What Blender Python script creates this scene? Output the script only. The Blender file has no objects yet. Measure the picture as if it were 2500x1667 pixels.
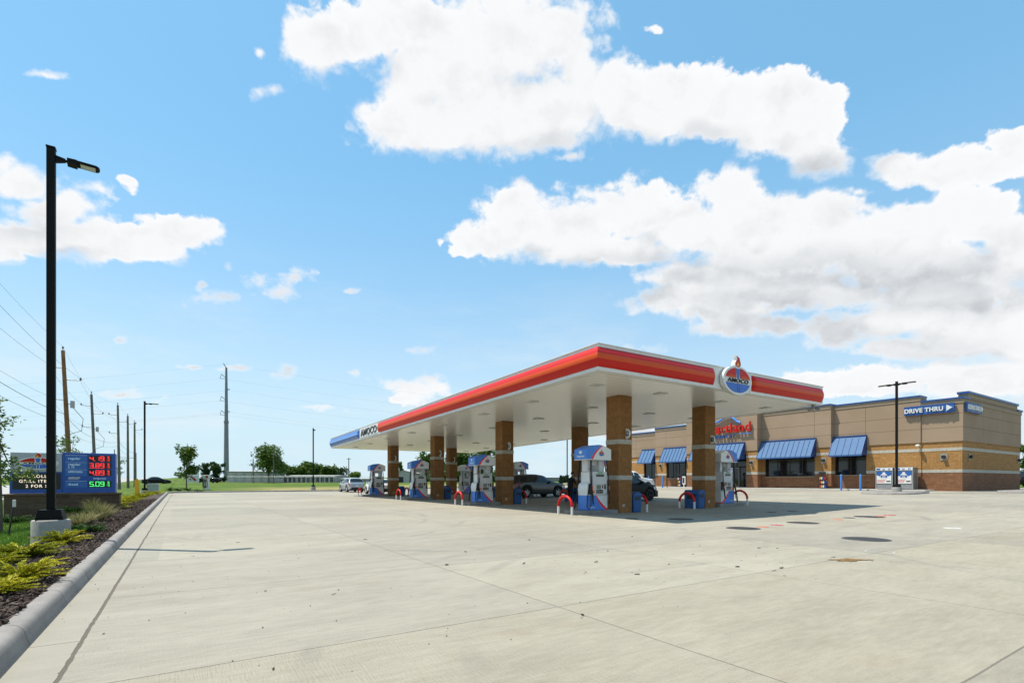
import bpy, bmesh, math, random
import numpy as np
from mathutils import Vector, Matrix
random.seed(7); rng = np.random.default_rng(11)
PI = math.pi
scene = bpy.context.scene
col = scene.collection
YAW = math.radians(32.93)
CX, SX = math.cos(YAW), math.sin(YAW)          # camera right = (CX,-SX), forward = (SX,CX)

# ------------------------------------------------------------------ node helper
class NT:
    def __init__(s, tree):
        s.t = tree; s.n = tree.nodes; s.l = tree.links
    def node(s, typ, **kw):
        n = s.n.new(typ)
        for k, v in kw.items(): setattr(n, k, v)
        return n
    def put(s, sock, v):
        if v is None: return
        if isinstance(v, bpy.types.NodeSocket): s.l.new(v, sock)
        else: sock.default_value = v
    def m(s, op, a, b=None, c=None, clamp=False):
        n = s.node('ShaderNodeMath', operation=op, use_clamp=clamp)
        s.put(n.inputs[0], a); s.put(n.inputs[1], b); s.put(n.inputs[2], c)
        return n.outputs[0]
    def vm(s, op, a, b=None, c=None):
        n = s.node('ShaderNodeVectorMath', operation=op)
        s.put(n.inputs[0], a); s.put(n.inputs[1], b); s.put(n.inputs[2], c)
        return n.outputs['Value'] if op in ('LENGTH', 'DOT_PRODUCT', 'DISTANCE') else n.outputs[0]
    def mix(s, f, a, b, blend='MIX'):
        n = s.node('ShaderNodeMix', data_type='RGBA', blend_type=blend)
        s.put(n.inputs[0], f); s.put(n.inputs[6], a); s.put(n.inputs[7], b)
        return n.outputs[2]
    def noise(s, vec, scale, detail=4, rough=.55, w=0):
        n = s.node('ShaderNodeTexNoise')
        s.put(n.inputs['Vector'], vec); n.inputs['Scale'].default_value = scale
        n.inputs['Detail'].default_value = detail; n.inputs['Roughness'].default_value = rough
        return n
    def step(s, v, a, b, lo=0., hi=1.):
        n = s.node('ShaderNodeMapRange', interpolation_type='SMOOTHSTEP')
        s.put(n.inputs[0], v)
        for i, q in enumerate((a, b, lo, hi)): s.put(n.inputs[i+1], q)
        return n.outputs[0]
    def xyz(s, v):
        n = s.node('ShaderNodeSeparateXYZ'); s.put(n.inputs[0], v); return n.outputs
    def comb(s, x, y, z=0.):
        n = s.node('ShaderNodeCombineXYZ')
        s.put(n.inputs[0], x); s.put(n.inputs[1], y); s.put(n.inputs[2], z); return n.outputs[0]

def c4(c): return (c[0], c[1], c[2], 1.)
def new_mat(name):
    m = bpy.data.materials.new(name); m.use_nodes = True
    nt = NT(m.node_tree); nt.n.clear()
    out = nt.node('ShaderNodeOutputMaterial'); b = nt.node('ShaderNodeBsdfPrincipled')
    nt.l.new(b.outputs[0], out.inputs[0])
    return m, nt, b
def pos(nt): return nt.node('ShaderNodeNewGeometry').outputs['Position']
def objc(nt): return nt.node('ShaderNodeTexCoord').outputs['Object']
def bump(nt, b, h, strength=.3, dist=.01):
    n = nt.node('ShaderNodeBump'); n.inputs['Strength'].default_value = strength
    n.inputs['Distance'].default_value = dist
    nt.put(n.inputs['Height'], h); nt.l.new(n.outputs[0], b.inputs['Normal'])
MATS = {}
def mat(name, base, rough=.5, metal=0., var=.12, scale=3., bmp=0., bscale=40., coat=0., spec=.5, emit=0.):
    if name in MATS: return MATS[name]
    m, nt, b = new_mat(name)
    p = objc(nt)
    n1 = nt.noise(p, scale, 5).outputs[0]; n2 = nt.noise(p, scale*9, 3).outputs[0]
    v = nt.m('ADD', nt.m('MULTIPLY', n1, .65), nt.m('MULTIPLY', n2, .35))
    f = nt.step(v, .3, .7)
    d = tuple(max(0, c*(1-var)) for c in base); l = tuple(min(1, c*(1+var)) for c in base)
    nt.put(b.inputs['Base Color'], nt.mix(f, c4(d), c4(l)))
    nt.put(b.inputs['Roughness'], nt.step(n2, .2, .8, max(.02, rough*.85), min(1, rough*1.15)))
    b.inputs['Metallic'].default_value = metal
    b.inputs['Specular IOR Level'].default_value = spec
    b.inputs['Coat Weight'].default_value = coat; b.inputs['Coat Roughness'].default_value = .05
    if emit:
        b.inputs['Emission Color'].default_value = c4(base); b.inputs['Emission Strength'].default_value = emit
    if bmp: bump(nt, b, nt.noise(p, bscale, 4).outputs[0], bmp)
    MATS[name] = m
    return m

# ------------------------------------------------------------------ mesh helper
class MB:
    def __init__(s): s.v = []; s.f = []; s.mi = []; s.sm = []
    def add(s, vs, fs, m=0, smooth=False):
        o = len(s.v); s.v += [tuple(v) for v in vs]
        for f in fs:
            s.f.append(tuple(i+o for i in f)); s.mi.append(m); s.sm.append(smooth)
        return s
    def box(s, x0, x1, y0, y1, z0, z1, m=0, bev=0.):
        if x0 > x1: x0, x1 = x1, x0
        if y0 > y1: y0, y1 = y1, y0
        if z0 > z1: z0, z1 = z1, z0
        if not bev:
            vs = [(x0,y0,z0),(x1,y0,z0),(x1,y1,z0),(x0,y1,z0),(x0,y0,z1),(x1,y0,z1),(x1,y1,z1),(x0,y1,z1)]
            return s.add(vs, [(0,3,2,1),(4,5,6,7),(0,1,5,4),(1,2,6,5),(2,3,7,6),(3,0,4,7)], m)
        bm = bmesh.new(); bmesh.ops.create_cube(bm, size=1)
        for v in bm.verts:
            v.co = Vector(((x0+x1)/2+v.co.x*(x1-x0), (y0+y1)/2+v.co.y*(y1-y0), (z0+z1)/2+v.co.z*(z1-z0)))
        bmesh.ops.bevel(bm, geom=bm.edges[:], offset=bev, segments=2, affect='EDGES', profile=.5)
        bm.verts.index_update()
        s.add([v.co[:] for v in bm.verts], [[v.index for v in f.verts] for f in bm.faces], m); bm.free(); return s
    def prism(s, poly, axis, a, b, m=0, smooth=False):
        """poly: 2-D points (ccw); axis the extrusion axis: x -> (y,z), y -> (x,z), z -> (x,y)"""
        def P(p, t):
            return {'x': (t, p[0], p[1]), 'y': (p[0], t, p[1]), 'z': (p[0], p[1], t)}[axis]
        n = len(poly); vs = [P(p, a) for p in poly]+[P(p, b) for p in poly]
        fs = [tuple(range(n))[::-1], tuple(range(n, 2*n))]
        s.add(vs, fs, m); o = len(s.v)-2*n
        for i in range(n):
            j = (i+1) % n
            s.f.append((o+i, o+j, o+n+j, o+n+i)); s.mi.append(m); s.sm.append(smooth)
        return s
    def cyl(s, p0, p1, r0, r1=None, n=12, m=0, caps=True, smooth=True):
        r1 = r0 if r1 is None else r1
        p0, p1 = Vector(p0), Vector(p1); d = (p1-p0).normalized()
        a = d.orthogonal().normalized(); b = d.cross(a)
        vs = []
        for p, r in ((p0, r0), (p1, r1)):
            for i in range(n):
                t = 2*PI*i/n; vs.append(p+(a*math.cos(t)+b*math.sin(t))*r)
        s.add(vs, [(i, (i+1) % n, n+(i+1) % n, n+i) for i in range(n)], m, smooth)
        if caps: s.add(vs, [tuple(range(n))[::-1], tuple(range(n, 2*n))], m)
        return s
    def tube(s, pts, r, n=8, m=0, smooth=True):
        pts = [Vector(p) for p in pts]; k = len(pts)
        rs = r if isinstance(r, (list, tuple)) else [r]*k
        vs = []; ref = None
        for i, p in enumerate(pts):
            d = (pts[min(i+1, k-1)]-pts[max(i-1, 0)]).normalized()
            if ref is None: ref = d.orthogonal().normalized()
            a = (ref-d*ref.dot(d)); a = a.normalized() if a.length > 1e-6 else d.orthogonal().normalized()
            ref = a; b = d.cross(a)
            for j in range(n):
                t = 2*PI*j/n; vs.append(p+(a*math.cos(t)+b*math.sin(t))*rs[i])
        fs = [(i*n+j, i*n+(j+1) % n, (i+1)*n+(j+1) % n, (i+1)*n+j) for i in range(k-1) for j in range(n)]
        s.add(vs, fs, m, smooth); s.add(vs[:n]+vs[-n:], [tuple(range(n))[::-1], tuple(range(n, 2*n))], m)
        return s
    def lathe(s, prof, n=24, m=0, center=(0,0,0), axis='z', smooth=True):
        vs = []
        for r, z in prof:
            for i in range(n):
                t = 2*PI*i/n; x, y = r*math.cos(t), r*math.sin(t)
                q = (x, y, z) if axis == 'z' else (x, z, y)
                vs.append((q[0]+center[0], q[1]+center[1], q[2]+center[2]))
        k = len(prof)
        fs = [(i*n+j, i*n+(j+1) % n, (i+1)*n+(j+1) % n, (i+1)*n+j) for i in range(k-1) for j in range(n)]
        if axis != 'z': fs = [f[::-1] for f in fs]
        return s.add(vs, fs, m, smooth)
    def xform(s, fn, start=0):
        for i in range(start, len(s.v)): s.v[i] = tuple(fn(s.v[i]))
        return s
    def text(s, txt, size, M, m=0, extrude=.01, bold=0., shear=0., sx=1., space=1., align='CENTER'):
        cu = bpy.data.curves.new('t', 'FONT'); cu.body = txt; cu.size = size; cu.extrude = extrude
        cu.offset = bold; cu.shear = shear; cu.align_x = align; cu.space_character = space; cu.resolution_u = 3
        ob = bpy.data.objects.new('t', cu); col.objects.link(ob)
        dg = bpy.context.evaluated_depsgraph_get()
        me = bpy.data.meshes.new_from_object(ob.evaluated_get(dg))
        vs = [M @ Vector((v.co.x*sx, v.co.y, v.co.z)) for v in me.vertices]
        s.add(vs, [tuple(p.vertices) for p in me.polygons], m)
        bpy.data.objects.remove(ob); bpy.data.curves.remove(cu); bpy.data.meshes.remove(me)
        return s
    def pieces(s, axis, gap):
        """split into words / fields wherever there is a clear gap along an axis"""
        par = list(range(len(s.v)))
        def find(i):
            while par[i] != i: par[i] = par[par[i]]; i = par[i]
            return i
        for f in s.f:
            for q in f[1:]: par[find(q)] = find(f[0])
        comp = {}
        for i in range(len(s.v)): comp.setdefault(find(i), []).append(s.v[i][axis])
        order = sorted(comp, key=lambda k: min(comp[k])); lab = {}; n = 0; hi = None
        for k in order:
            if hi is not None and min(comp[k])-hi > gap: n += 1
            hi = max(comp[k]) if hi is None else max(hi, max(comp[k])); lab[k] = n
        out = [MB() for _ in range(n+1)]
        for f, m_, sm in zip(s.f, s.mi, s.sm): out[lab[find(f[0])]].add([s.v[i] for i in f], [tuple(range(len(f)))], m_, sm)
        return out
    def build(s, name, mats, parent=None, loc=None, rz=0., recalc=False):
        me = bpy.data.meshes.new(name)
        me.from_pydata(s.v, [], s.f)
        if not isinstance(mats, (list, tuple)): mats = [mats]
        for q in mats: me.materials.append(q)
        me.polygons.foreach_set('material_index', s.mi)
        me.polygons.foreach_set('use_smooth', s.sm)
        me.update()
        if recalc:
            bm = bmesh.new(); bm.from_mesh(me); bmesh.ops.recalc_face_normals(bm, faces=bm.faces); bm.to_mesh(me); bm.free()
        o = bpy.data.objects.new(name, me); col.objects.link(o)
        if parent is not None: o.parent = parent
        if loc is not None: o.location = loc
        o.rotation_euler.z = rz
        return o
def npmesh(name, verts, faces, mats, parent=None, loc=None, mi=None, smooth=False):
    """fast mesh from numpy arrays; faces (n,k)"""
    me = bpy.data.meshes.new(name); nv = len(verts); nf, k = faces.shape
    me.vertices.add(nv); me.vertices.foreach_set('co', np.asarray(verts, np.float32).ravel())
    me.loops.add(nf*k); me.loops.foreach_set('vertex_index', np.asarray(faces, np.int32).ravel())
    me.polygons.add(nf); me.polygons.foreach_set('loop_start', np.arange(0, nf*k, k, dtype=np.int32))
    me.polygons.foreach_set('loop_total', np.full(nf, k, np.int32))
    if mi is not None: me.polygons.foreach_set('material_index', np.asarray(mi, np.int32))
    me.polygons.foreach_set('use_smooth', np.full(nf, smooth, bool))
    for q in (mats if isinstance(mats, (list, tuple)) else [mats]): me.materials.append(q)
    me.update(calc_edges=True); me.validate()
    o = bpy.data.objects.new(name, me); col.objects.link(o)
    if parent is not None: o.parent = parent
    if loc is not None: o.location = loc
    return o
def tag(o, label=None, cat=None, group=None, kind=None):
    if label: o['label'] = label
    if cat: o['category'] = cat
    if group: o['group'] = group
    if kind: o['kind'] = kind
    return o
def thing(name, label, cat, loc=(0,0,0), rz=0., group=None):
    o = bpy.data.objects.new(name, None); col.objects.link(o)
    o.empty_display_size = .2; o.location = loc; o.rotation_euler.z = rz
    return tag(o, label, cat, group)
def dup(root, loc, rz=0., label=None, group=None, scale=None):
    r = root.copy(); col.objects.link(r); r.location = loc; r.rotation_euler.z = rz
    if scale: r.scale = scale
    if label: r['label'] = label
    if group: r['group'] = group
    for ch in [c for c in bpy.data.objects if c.parent == root]:
        c = ch.copy(); col.objects.link(c); c.parent = r
        for g in [q for q in bpy.data.objects if q.parent == ch]:
            d = g.copy(); col.objects.link(d); d.parent = c
    return r
def sstep(t):
    t = np.clip(t, 0, 1); return t*t*(3-2*t)
def lotz(x, y=0):
    t = np.clip((np.asarray(x, float)-16.5)/2., 0, 1)
    ramp = np.where(np.asarray(x) < 18.5, t*t*1.0, np.asarray(x)-17.5)
    return .0175*np.minimum(ramp, 29.)
def terr(x, y):
    x = np.asarray(x, float); y = np.asarray(y, float)
    inlot = lotz(x)-.08
    u = -1.17-x
    left = .12-.42*sstep(u/4.6)-.06*sstep((u-6)/4)
    z = np.where(x < -1.10, left, inlot)
    far = np.where(y > 64.4, .10*sstep((y-64.4)/.3)+.0110*np.clip(y-64.4, 0, 240), 0)
    far = far+np.where((y > 64.4) & (x > -1.1), .05, 0)
    return z+far+.02*np.sin(x*.31)*np.sin(y*.27)*(np.abs(np.clip(y-64.4, 0, 1)))
def T(x, y): return float(terr(x, y))
def Lz(x): return float(lotz(x))

# ------------------------------------------------------------------ camera, light, sky
cam = bpy.data.cameras.new('camera'); co = bpy.data.objects.new('camera', cam); col.objects.link(co)
co.location = (0, 0, 1.27); co.rotation_euler = (PI/2, 0, -YAW)
cam.lens = 18.0; cam.sensor_width = 36; cam.shift_y = .1358; cam.clip_end = 20000; cam.clip_start = .05
scene.camera = co
SUN = Vector((-2.62, 2.46, 7.8)).normalized()
sl = bpy.data.lights.new('sun', 'SUN'); sl.energy = 4.9; sl.angle = math.radians(.53); sl.color = (1, .925, .80)
so = bpy.data.objects.new('sun', sl); col.objects.link(so)
so.rotation_euler = SUN.to_track_quat('Z', 'Y').to_euler(); so.location = (-20, 20, 50)

w = bpy.data.worlds.new('World'); scene.world = w; w.use_nodes = True
nt = NT(w.node_tree); nt.n.clear()
wout = nt.node('ShaderNodeOutputWorld'); bg = nt.node('ShaderNodeBackground')
nt.l.new(bg.outputs[0], wout.inputs[0])
sky = nt.node('ShaderNodeTexSky', sky_type='NISHITA')
sky.sun_disc = False; sky.sun_elevation = math.asin(SUN.z); sky.sun_rotation = math.atan2(SUN.x, SUN.y)
sky.air_density = 1.0; sky.dust_density = .6; sky.ozone_density = 1.6
STR = .12
bg.inputs['Strength'].default_value = STR
d = nt.node('ShaderNodeTexCoord').outputs['Generated']
dr = nt.vm('DOT_PRODUCT', d, (CX, -SX, 0)); df = nt.vm('DOT_PRODUCT', d, (SX, CX, 0))
az = nt.m('ARCTAN2', dr, df); el = nt.m('ARCSINE', nt.xyz(d)[2])
dm = nt.m('MAXIMUM', nt.m('ABSOLUTE', df), .12)
AE = nt.comb(nt.m('DIVIDE', dr, dm), nt.m('DIVIDE', nt.xyz(d)[2], dm), 0.)
def a2(px, py):                                # where a cloud stands: azimuth and elevation
    return (px*1.0629-1250)/1250, (1173-py*1.0629)/1250
PUFFS = [ # x, y, rx, ry  (cloud lumps)
 (745,85,95,85),(870,70,120,85),(985,60,90,70),(960,150,90,60),(1040,170,170,120),(1180,110,205,135),(1290,90,95,95),(1330,170,60,80),
 (930,285,130,62),(1010,310,120,50),(1100,270,170,90),(1260,240,190,90),(1430,215,110,75),(1570,215,110,85),(1500,260,160,60),(1690,235,110,65),
 (1800,235,110,72),(1850,300,90,90),(1890,360,55,55),(1770,310,100,55),(1640,285,100,40),(1230,320,90,35),
 (1160,545,110,52),(1190,485,95,62),(1300,520,140,85),(1460,490,120,80),(1560,520,110,70),(1700,470,90,72),(1650,540,200,70),(1800,500,90,60),
 (1905,490,70,62),(1960,570,260,70),(2090,530,120,75),(2230,510,120,78),(2320,570,90,90),(2200,620,240,60),(1780,590,260,55),(1400,580,230,38),
 (1600,630,150,45),(1800,670,300,40),(2150,680,220,50),(1520,690,90,40),(1690,735,90,38),(1800,740,90,30),(1915,755,85,48),(2020,745,100,40),(2210,775,160,50),
 (2330,790,110,50),(2080,800,110,26),(1480,690,50,14),
 (1750,650,260,60),(2100,620,260,90),(1980,880,240,34),(2270,870,220,60),(2200,730,230,55),(1650,700,150,45),
 (2060,390,75,40),(2160,400,90,35),(2260,385,90,45),(2340,340,60,50),
 (10,375,40,30),(55,425,80,50),(110,480,120,40),(225,435,70,28),(290,415,35,16),(60,545,180,50),(230,545,160,48),(370,545,115,45),(430,560,60,36),
 (510,613,22,16),(580,655,55,30),(680,640,65,30),(630,670,80,25),(520,685,90,22),(455,658,20,10),
 (105,175,60,14),(630,215,40,20),(600,125,18,26),(960,890,72,30),(985,868,32,22),(930,912,60,14),(725,939,65,12),(660,853,35,15),(640,866,35,10),(815,862,18,13),
 (270,768,30,12),(280,900,80,14),(370,917,30,10),(450,845,45,10),(530,848,60,10),(810,668,34,9),(965,800,40,12),(1470,800,60,14),(1345,805,50,9),
 (1180,420,48,24),(1015,545,14,14),(1310,360,50,14),(1960,440,45,16),(1510,72,22,10),(2160,870,160,30),(1900,900,50,16),(1420,985,90,40),(1520,1040,60,30),
]
SHADES = [(1500,600,240,26,.30),(1900,625,420,60,.40),(2150,660,240,70,.50),(1780,690,300,50,.4),(1860,380,60,30,.22),(60,520,130,45,.30),(620,690,90,16,.22),(2150,790,170,26,.28),(1600,640,200,40,.35),(120,580,160,20,.25)]
def ell(px, py, rx, ry):
    c = a2(px, py); e1 = a2(px+rx, py); e2 = a2(px, py-ry)
    return c, (1/abs(e1[0]-c[0]), 1/abs(e2[1]-c[1]))
wn = nt.noise(nt.vm('MULTIPLY', d, (1, 1, 1.4)), 8., 6, .60)
wv = nt.vm('MULTIPLY', nt.vm('SUBTRACT', wn.outputs['Color'], (.5, .5, .5)), (.095, .065, 0))
p = nt.vm('ADD', AE, wv)
D = D2 = None
p2 = nt.vm('ADD', p, (-.03, .075, 0))
for q in sorted(PUFFS, key=lambda q: -q[2]*q[3]):
    c, i = ell(*q)
    L = nt.vm('LENGTH', nt.vm('MULTIPLY_ADD', p, (i[0], i[1], 0), (-c[0]*i[0], -c[1]*i[1], 0)))
    if q[2]*q[3] < 2200: L = nt.m('MULTIPLY_ADD', L, .55, .66)
    D = L if D is None else nt.m('SMOOTH_MIN', D, L, .22)
    if q[2]*q[3] > 4200:
        L2 = nt.vm('LENGTH', nt.vm('MULTIPLY_ADD', p2, (i[0], i[1], 0), (-c[0]*i[0], -c[1]*i[1], 0)))
        D2 = L2 if D2 is None else nt.m('SMOOTH_MIN', D2, L2, .22); D1 = D
f1 = nt.noise(nt.vm('MULTIPLY', d, (1, 1, 1.3)), 15., 9, .58).outputs[0]
f2 = nt.noise(d, 48., 6, .65).outputs[0]
bil = nt.m('ABSOLUTE', nt.m('SUBTRACT', nt.noise(nt.vm('MULTIPLY', d, (1, 1, 1.2)), 21., 3, .5).outputs[0], .5))
fb = nt.m('ADD', nt.m('MULTIPLY', nt.m('SUBTRACT', .09, bil), -1.5), nt.m('ADD', nt.m('MULTIPLY', nt.m('SUBTRACT', f1, .5), 1.55), nt.m('MULTIPLY', nt.m('SUBTRACT', f2, .5), .50)))
cov = nt.m('ADD', nt.m('SUBTRACT', 1.17, D), fb)
wisp = nt.step(nt.noise(d, 6., 3).outputs[0], .36, .64, .22, .80)
alpha = nt.step(cov, -.06, nt.m('ADD', nt.m('MULTIPLY', wisp, .55), nt.step(nt.m('SUBTRACT', D1, D2), -.15, .6, .0, .36)))
# billows: lit tops and soft grey undersides
def dens(off):
    return nt.noise(nt.vm('ADD', nt.vm('MULTIPLY', d, (1, 1, 1.3)), off), 15., 6, .58).outputs[0]
relief = nt.m('SUBTRACT', f1, dens((.016, -.016, -.040)))
sh = None
for (x, y, rx, ry, k) in SHADES:
    c, i = ell(x, y, rx, ry)
    L = nt.vm('LENGTH', nt.vm('MULTIPLY_ADD', p, (i[0], i[1], 0), (-c[0]*i[0], -c[1]*i[1], 0)))
    v = nt.step(L, 1.35, .1, 0., k); sh = v if sh is None else nt.m('MAXIMUM', sh, v)
sh = nt.m('MULTIPLY', sh, nt.step(f1, .70, .30, .6, 1.05))
sh = nt.m('ADD', sh, nt.m('MULTIPLY', nt.m('MINIMUM', relief, .02), -.60))
sh = nt.m('ADD', sh, .07)
under = nt.step(nt.m('SUBTRACT', nt.m('ADD', D1, nt.m('MULTIPLY', nt.m('SUBTRACT', f1, .5), -.55)), D2), .0, .75, .0, .34)
sh = nt.m('ADD', sh, nt.m('MULTIPLY', under, nt.step(el, .75, .45, .35, 1.)))
core = nt.step(cov, .05, .65)
sh = nt.m('MULTIPLY', nt.m('MAXIMUM', sh, 0.), core)
K = .707/STR
ccol = nt.mix(nt.m('MINIMUM', sh, 1.), (.975*K, .985*K, 1.0*K, 1), (.36*K, .40*K, .44*K, 1))
skyc = nt.mix(1., sky.outputs[0], (.71, 1.07, 1.15, 1), 'MULTIPLY')
hz = nt.step(el, .62, -.02)
skyc = nt.mix(nt.m('MULTIPLY', hz, .92), skyc, (.71*K, .855*K, .935*K, 1))
skyc = nt.mix(nt.step(el, .1, .5, .1, .55), skyc, (.29*K, .645*K, .96*K, 1))
veil = nt.m('MULTIPLY', nt.step(nt.noise(nt.vm('MULTIPLY', d, (1, 1, 4)), 3.5, 6, .6).outputs[0], .46, .72), nt.step(el, .45, .02, 0., .55))
skyc = nt.mix(veil, skyc, (.82*K, .90*K, .94*K, 1))
final = nt.mix(alpha, skyc, ccol)
nt.l.new(final, bg.inputs['Color'])
scene.view_settings.view_transform = 'Standard'; scene.view_settings.look = 'None'
scene.view_settings.exposure = .5; scene.view_settings.gamma = 1.
w.cycles.sampling_method = 'MANUAL'; w.cycles.sample_map_resolution = 512
scene.cycles.max_bounces = 6; scene.cycles.use_denoising = True
# ------------------------------------------------------------------ ground materials
def mat_concrete():
    m, nt, b = new_mat('lot_concrete'); P = pos(nt); x, y, z = nt.xyz(P)
    n0 = nt.noise(P, .16, 5, .6).outputs[0]
    n1 = nt.noise(nt.vm('MULTIPLY', P, (1.0, 3.2, 1)), .8, 6, .62).outputs[0]
    n2 = nt.noise(nt.vm('MULTIPLY', P, (2.0, 9.0, 1)), 2.2, 5, .6).outputs[0]
    n3 = nt.noise(P, 60., 4, .7).outputs[0]
    f = nt.m('ADD', nt.m('ADD', nt.m('MULTIPLY', n0, .28), nt.m('MULTIPLY', n1, .26)), nt.m('ADD', nt.m('MULTIPLY', n2, .22), nt.m('MULTIPLY', n3, .24)))
    c = nt.mix(nt.step(f, .37, .61), (0.222, 0.204, 0.164, 1), (0.312, 0.290, 0.238, 1))
    # slab to slab differences
    wob = nt.m('MULTIPLY', nt.m('SUBTRACT', nt.noise(P, 1.2, 3).outputs[0], .5), .035)
    fx = nt.m('DIVIDE', nt.m('SUBTRACT', x, 3.2), 3.5); fy = nt.m('DIVIDE', nt.m('SUBTRACT', y, 4.08), 2.92)
    wnz = nt.node('ShaderNodeTexWhiteNoise', noise_dimensions='2D')
    nt.l.new(nt.comb(nt.m('FLOOR', fx), nt.m('FLOOR', fy)), wnz.inputs['Vector'])
    c = nt.mix(1., c, nt.mix(wnz.outputs[0], (.91, .912, .925, 1), (1.06, 1.055, 1.035, 1)), 'MULTIPLY')
    nearm = nt.m('LESS_THAN', y, 4.08)
    c = nt.mix(nearm, c, nt.mix(1., c, (1.01, 1.0, .965, 1), 'MULTIPLY'))
    # tan stains
    st = nt.step(nt.noise(nt.vm('MULTIPLY', P, (1, 1.6, 1)), .55, 6, .65).outputs[0], .56, .74)
    c = nt.mix(nt.m('MULTIPLY', st, .30), c, (0.226, 0.176, 0.109, 1))
    dk = nt.step(nt.noise(nt.vm('MULTIPLY', P, (.55, 5., 1)), 1.1, 6, .68).outputs[0], .60, .74)
    c = nt.mix(nt.m('MULTIPLY', dk, .26), c, (.175, .165, .15, 1))
    vr = nt.node('ShaderNodeTexVoronoi', feature='DISTANCE_TO_EDGE'); vr.inputs['Scale'].default_value = .13
    nt.put(vr.inputs['Vector'], nt.vm('ADD', P, nt.vm('MULTIPLY', nt.noise(P, .9, 5, .65).outputs['Color'], (1.6, 1.6, 0))))
    ck = nt.m('MULTIPLY', nt.step(vr.outputs['Distance'], .0016, .0006), nt.step(nt.noise(P, .11, 2).outputs[0], .54, .6))
    c = nt.mix(nt.m('MULTIPLY', ck, .55), c, (.09, .08, .07, 1))
    oil = nt.node('ShaderNodeTexVoronoi'); oil.inputs['Scale'].default_value = .8; nt.put(oil.inputs['Vector'], nt.vm('ADD', P, nt.vm('MULTIPLY', nt.noise(P, 6., 3).outputs['Color'], (.1, .1, 0))))
    od = nt.m('MULTIPLY', nt.step(oil.outputs['Distance'], .11, .03), nt.m('GREATER_THAN', nt.xyz(oil.outputs['Color'])[0], .80))
    c = nt.mix(nt.m('MULTIPLY', od, .33), c, (.10, .095, .085, 1))
    st2 = nt.step(nt.noise(P, 1.7, 5, .7).outputs[0], .62, .76)
    c = nt.mix(nt.m('MULTIPLY', st2, .25), c, (.25, .245, .24, 1))
    # tyre arcs
    for (ax, ay, R, wd) in ((8.5, 1.0, 7.1, .13), (8.7, .8, 8.5, .12), (-2., 20., 9.8, .14), (-2.2, 20.2, 11.3, .13), (14., 4., 4.6, .1), (13.5, 20, 15.0, .14), (17, -2, 9.0, .12), (6.5, 13, 6.2, .11), (6.4, 12.6, 7.6, .11)):
        dd = nt.vm('DISTANCE', nt.comb(x, y), (ax, ay, 0))
        t = nt.step(nt.m('ABSOLUTE', nt.m('SUBTRACT', dd, R)), wd, wd*.35)
        t = nt.m('MULTIPLY', t, nt.step(nt.noise(P, .35, 3).outputs[0], .48, .66))
        c = nt.mix(nt.m('MULTIPLY', t, .42), c, (.15, .142, .13, 1))
    def line(coord, width, s=1.):
        fr = nt.m('ABSOLUTE', nt.m('SUBTRACT', coord, nt.m('ROUND', coord)))
        return nt.step(nt.m('MULTIPLY', fr, s), width, nt.m('MULTIPLY', width, .45))
    w2 = nt.m('MULTIPLY', nt.m('SUBTRACT', nt.noise(P, 26., 3).outputs[0], .5), .012)
    j1 = line(nt.m('ADD', fx, nt.m('MULTIPLY', wob, .15)), nt.m('ADD', .0085, w2), 3.5)
    j2 = line(nt.m('ADD', fy, nt.m('MULTIPLY', wob, .15)), nt.m('ADD', .0085, w2), 2.92)
    main = nt.m('LESS_THAN', -.655, x)
    jm = nt.m('MULTIPLY', nt.m('MAXIMUM', nt.m('MULTIPLY', j1, nt.m('LESS_THAN', 1., x)), j2), main)
    gy = line(nt.m('DIVIDE', nt.m('SUBTRACT', y, 5.27), 3.06), .010, 3.06)
    gut = nt.m('SUBTRACT', 1., main)
    jm = nt.m('MAXIMUM', jm, nt.m('MULTIPLY', gy, gut))
    c = nt.mix(nt.m('MULTIPLY', gut, .45), c, (0.277, 0.261, 0.222, 1))
    c = nt.mix(nt.m('MULTIPLY', jm, .72), c, (.10, .09, .078, 1))
    # open dirty joint between gutter and slab
    wj = nt.m('ADD', .018, nt.m('MULTIPLY', nt.m('SUBTRACT', nt.noise(P, 9., 4).outputs[0], .5), .03))
    gj = nt.step(nt.m('ABSOLUTE', nt.m('ADD', nt.m('ADD', x, .655), nt.m('MULTIPLY', wob, .6))), wj, nt.m('MULTIPLY', wj, .6))
    c = nt.mix(nt.m('MULTIPLY', gj, .97), c, nt.mix(nt.noise(P, 90., 3).outputs[0], (.03, .026, .02, 1), (.16, .14, .11, 1)))
    nt.put(b.inputs['Base Color'], c); b.inputs['Roughness'].default_value = .82
    b.inputs['Specular IOR Level'].default_value = .3
    br = nt.noise(nt.vm('MULTIPLY', P, (70., 6., 1.)), 1., 2).outputs[0]
    h = nt.m('ADD', nt.m('MULTIPLY', br, nt.m('ADD', .5, nt.m('MULTIPLY', nearm, 1.6))), nt.m('MULTIPLY', n3, .9))
    h = nt.m('SUBTRACT', h, nt.m('MULTIPLY', nt.m('MAXIMUM', jm, gj), 2.5))
    bump(nt, b, h, .55, .007)
    return m
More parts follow.
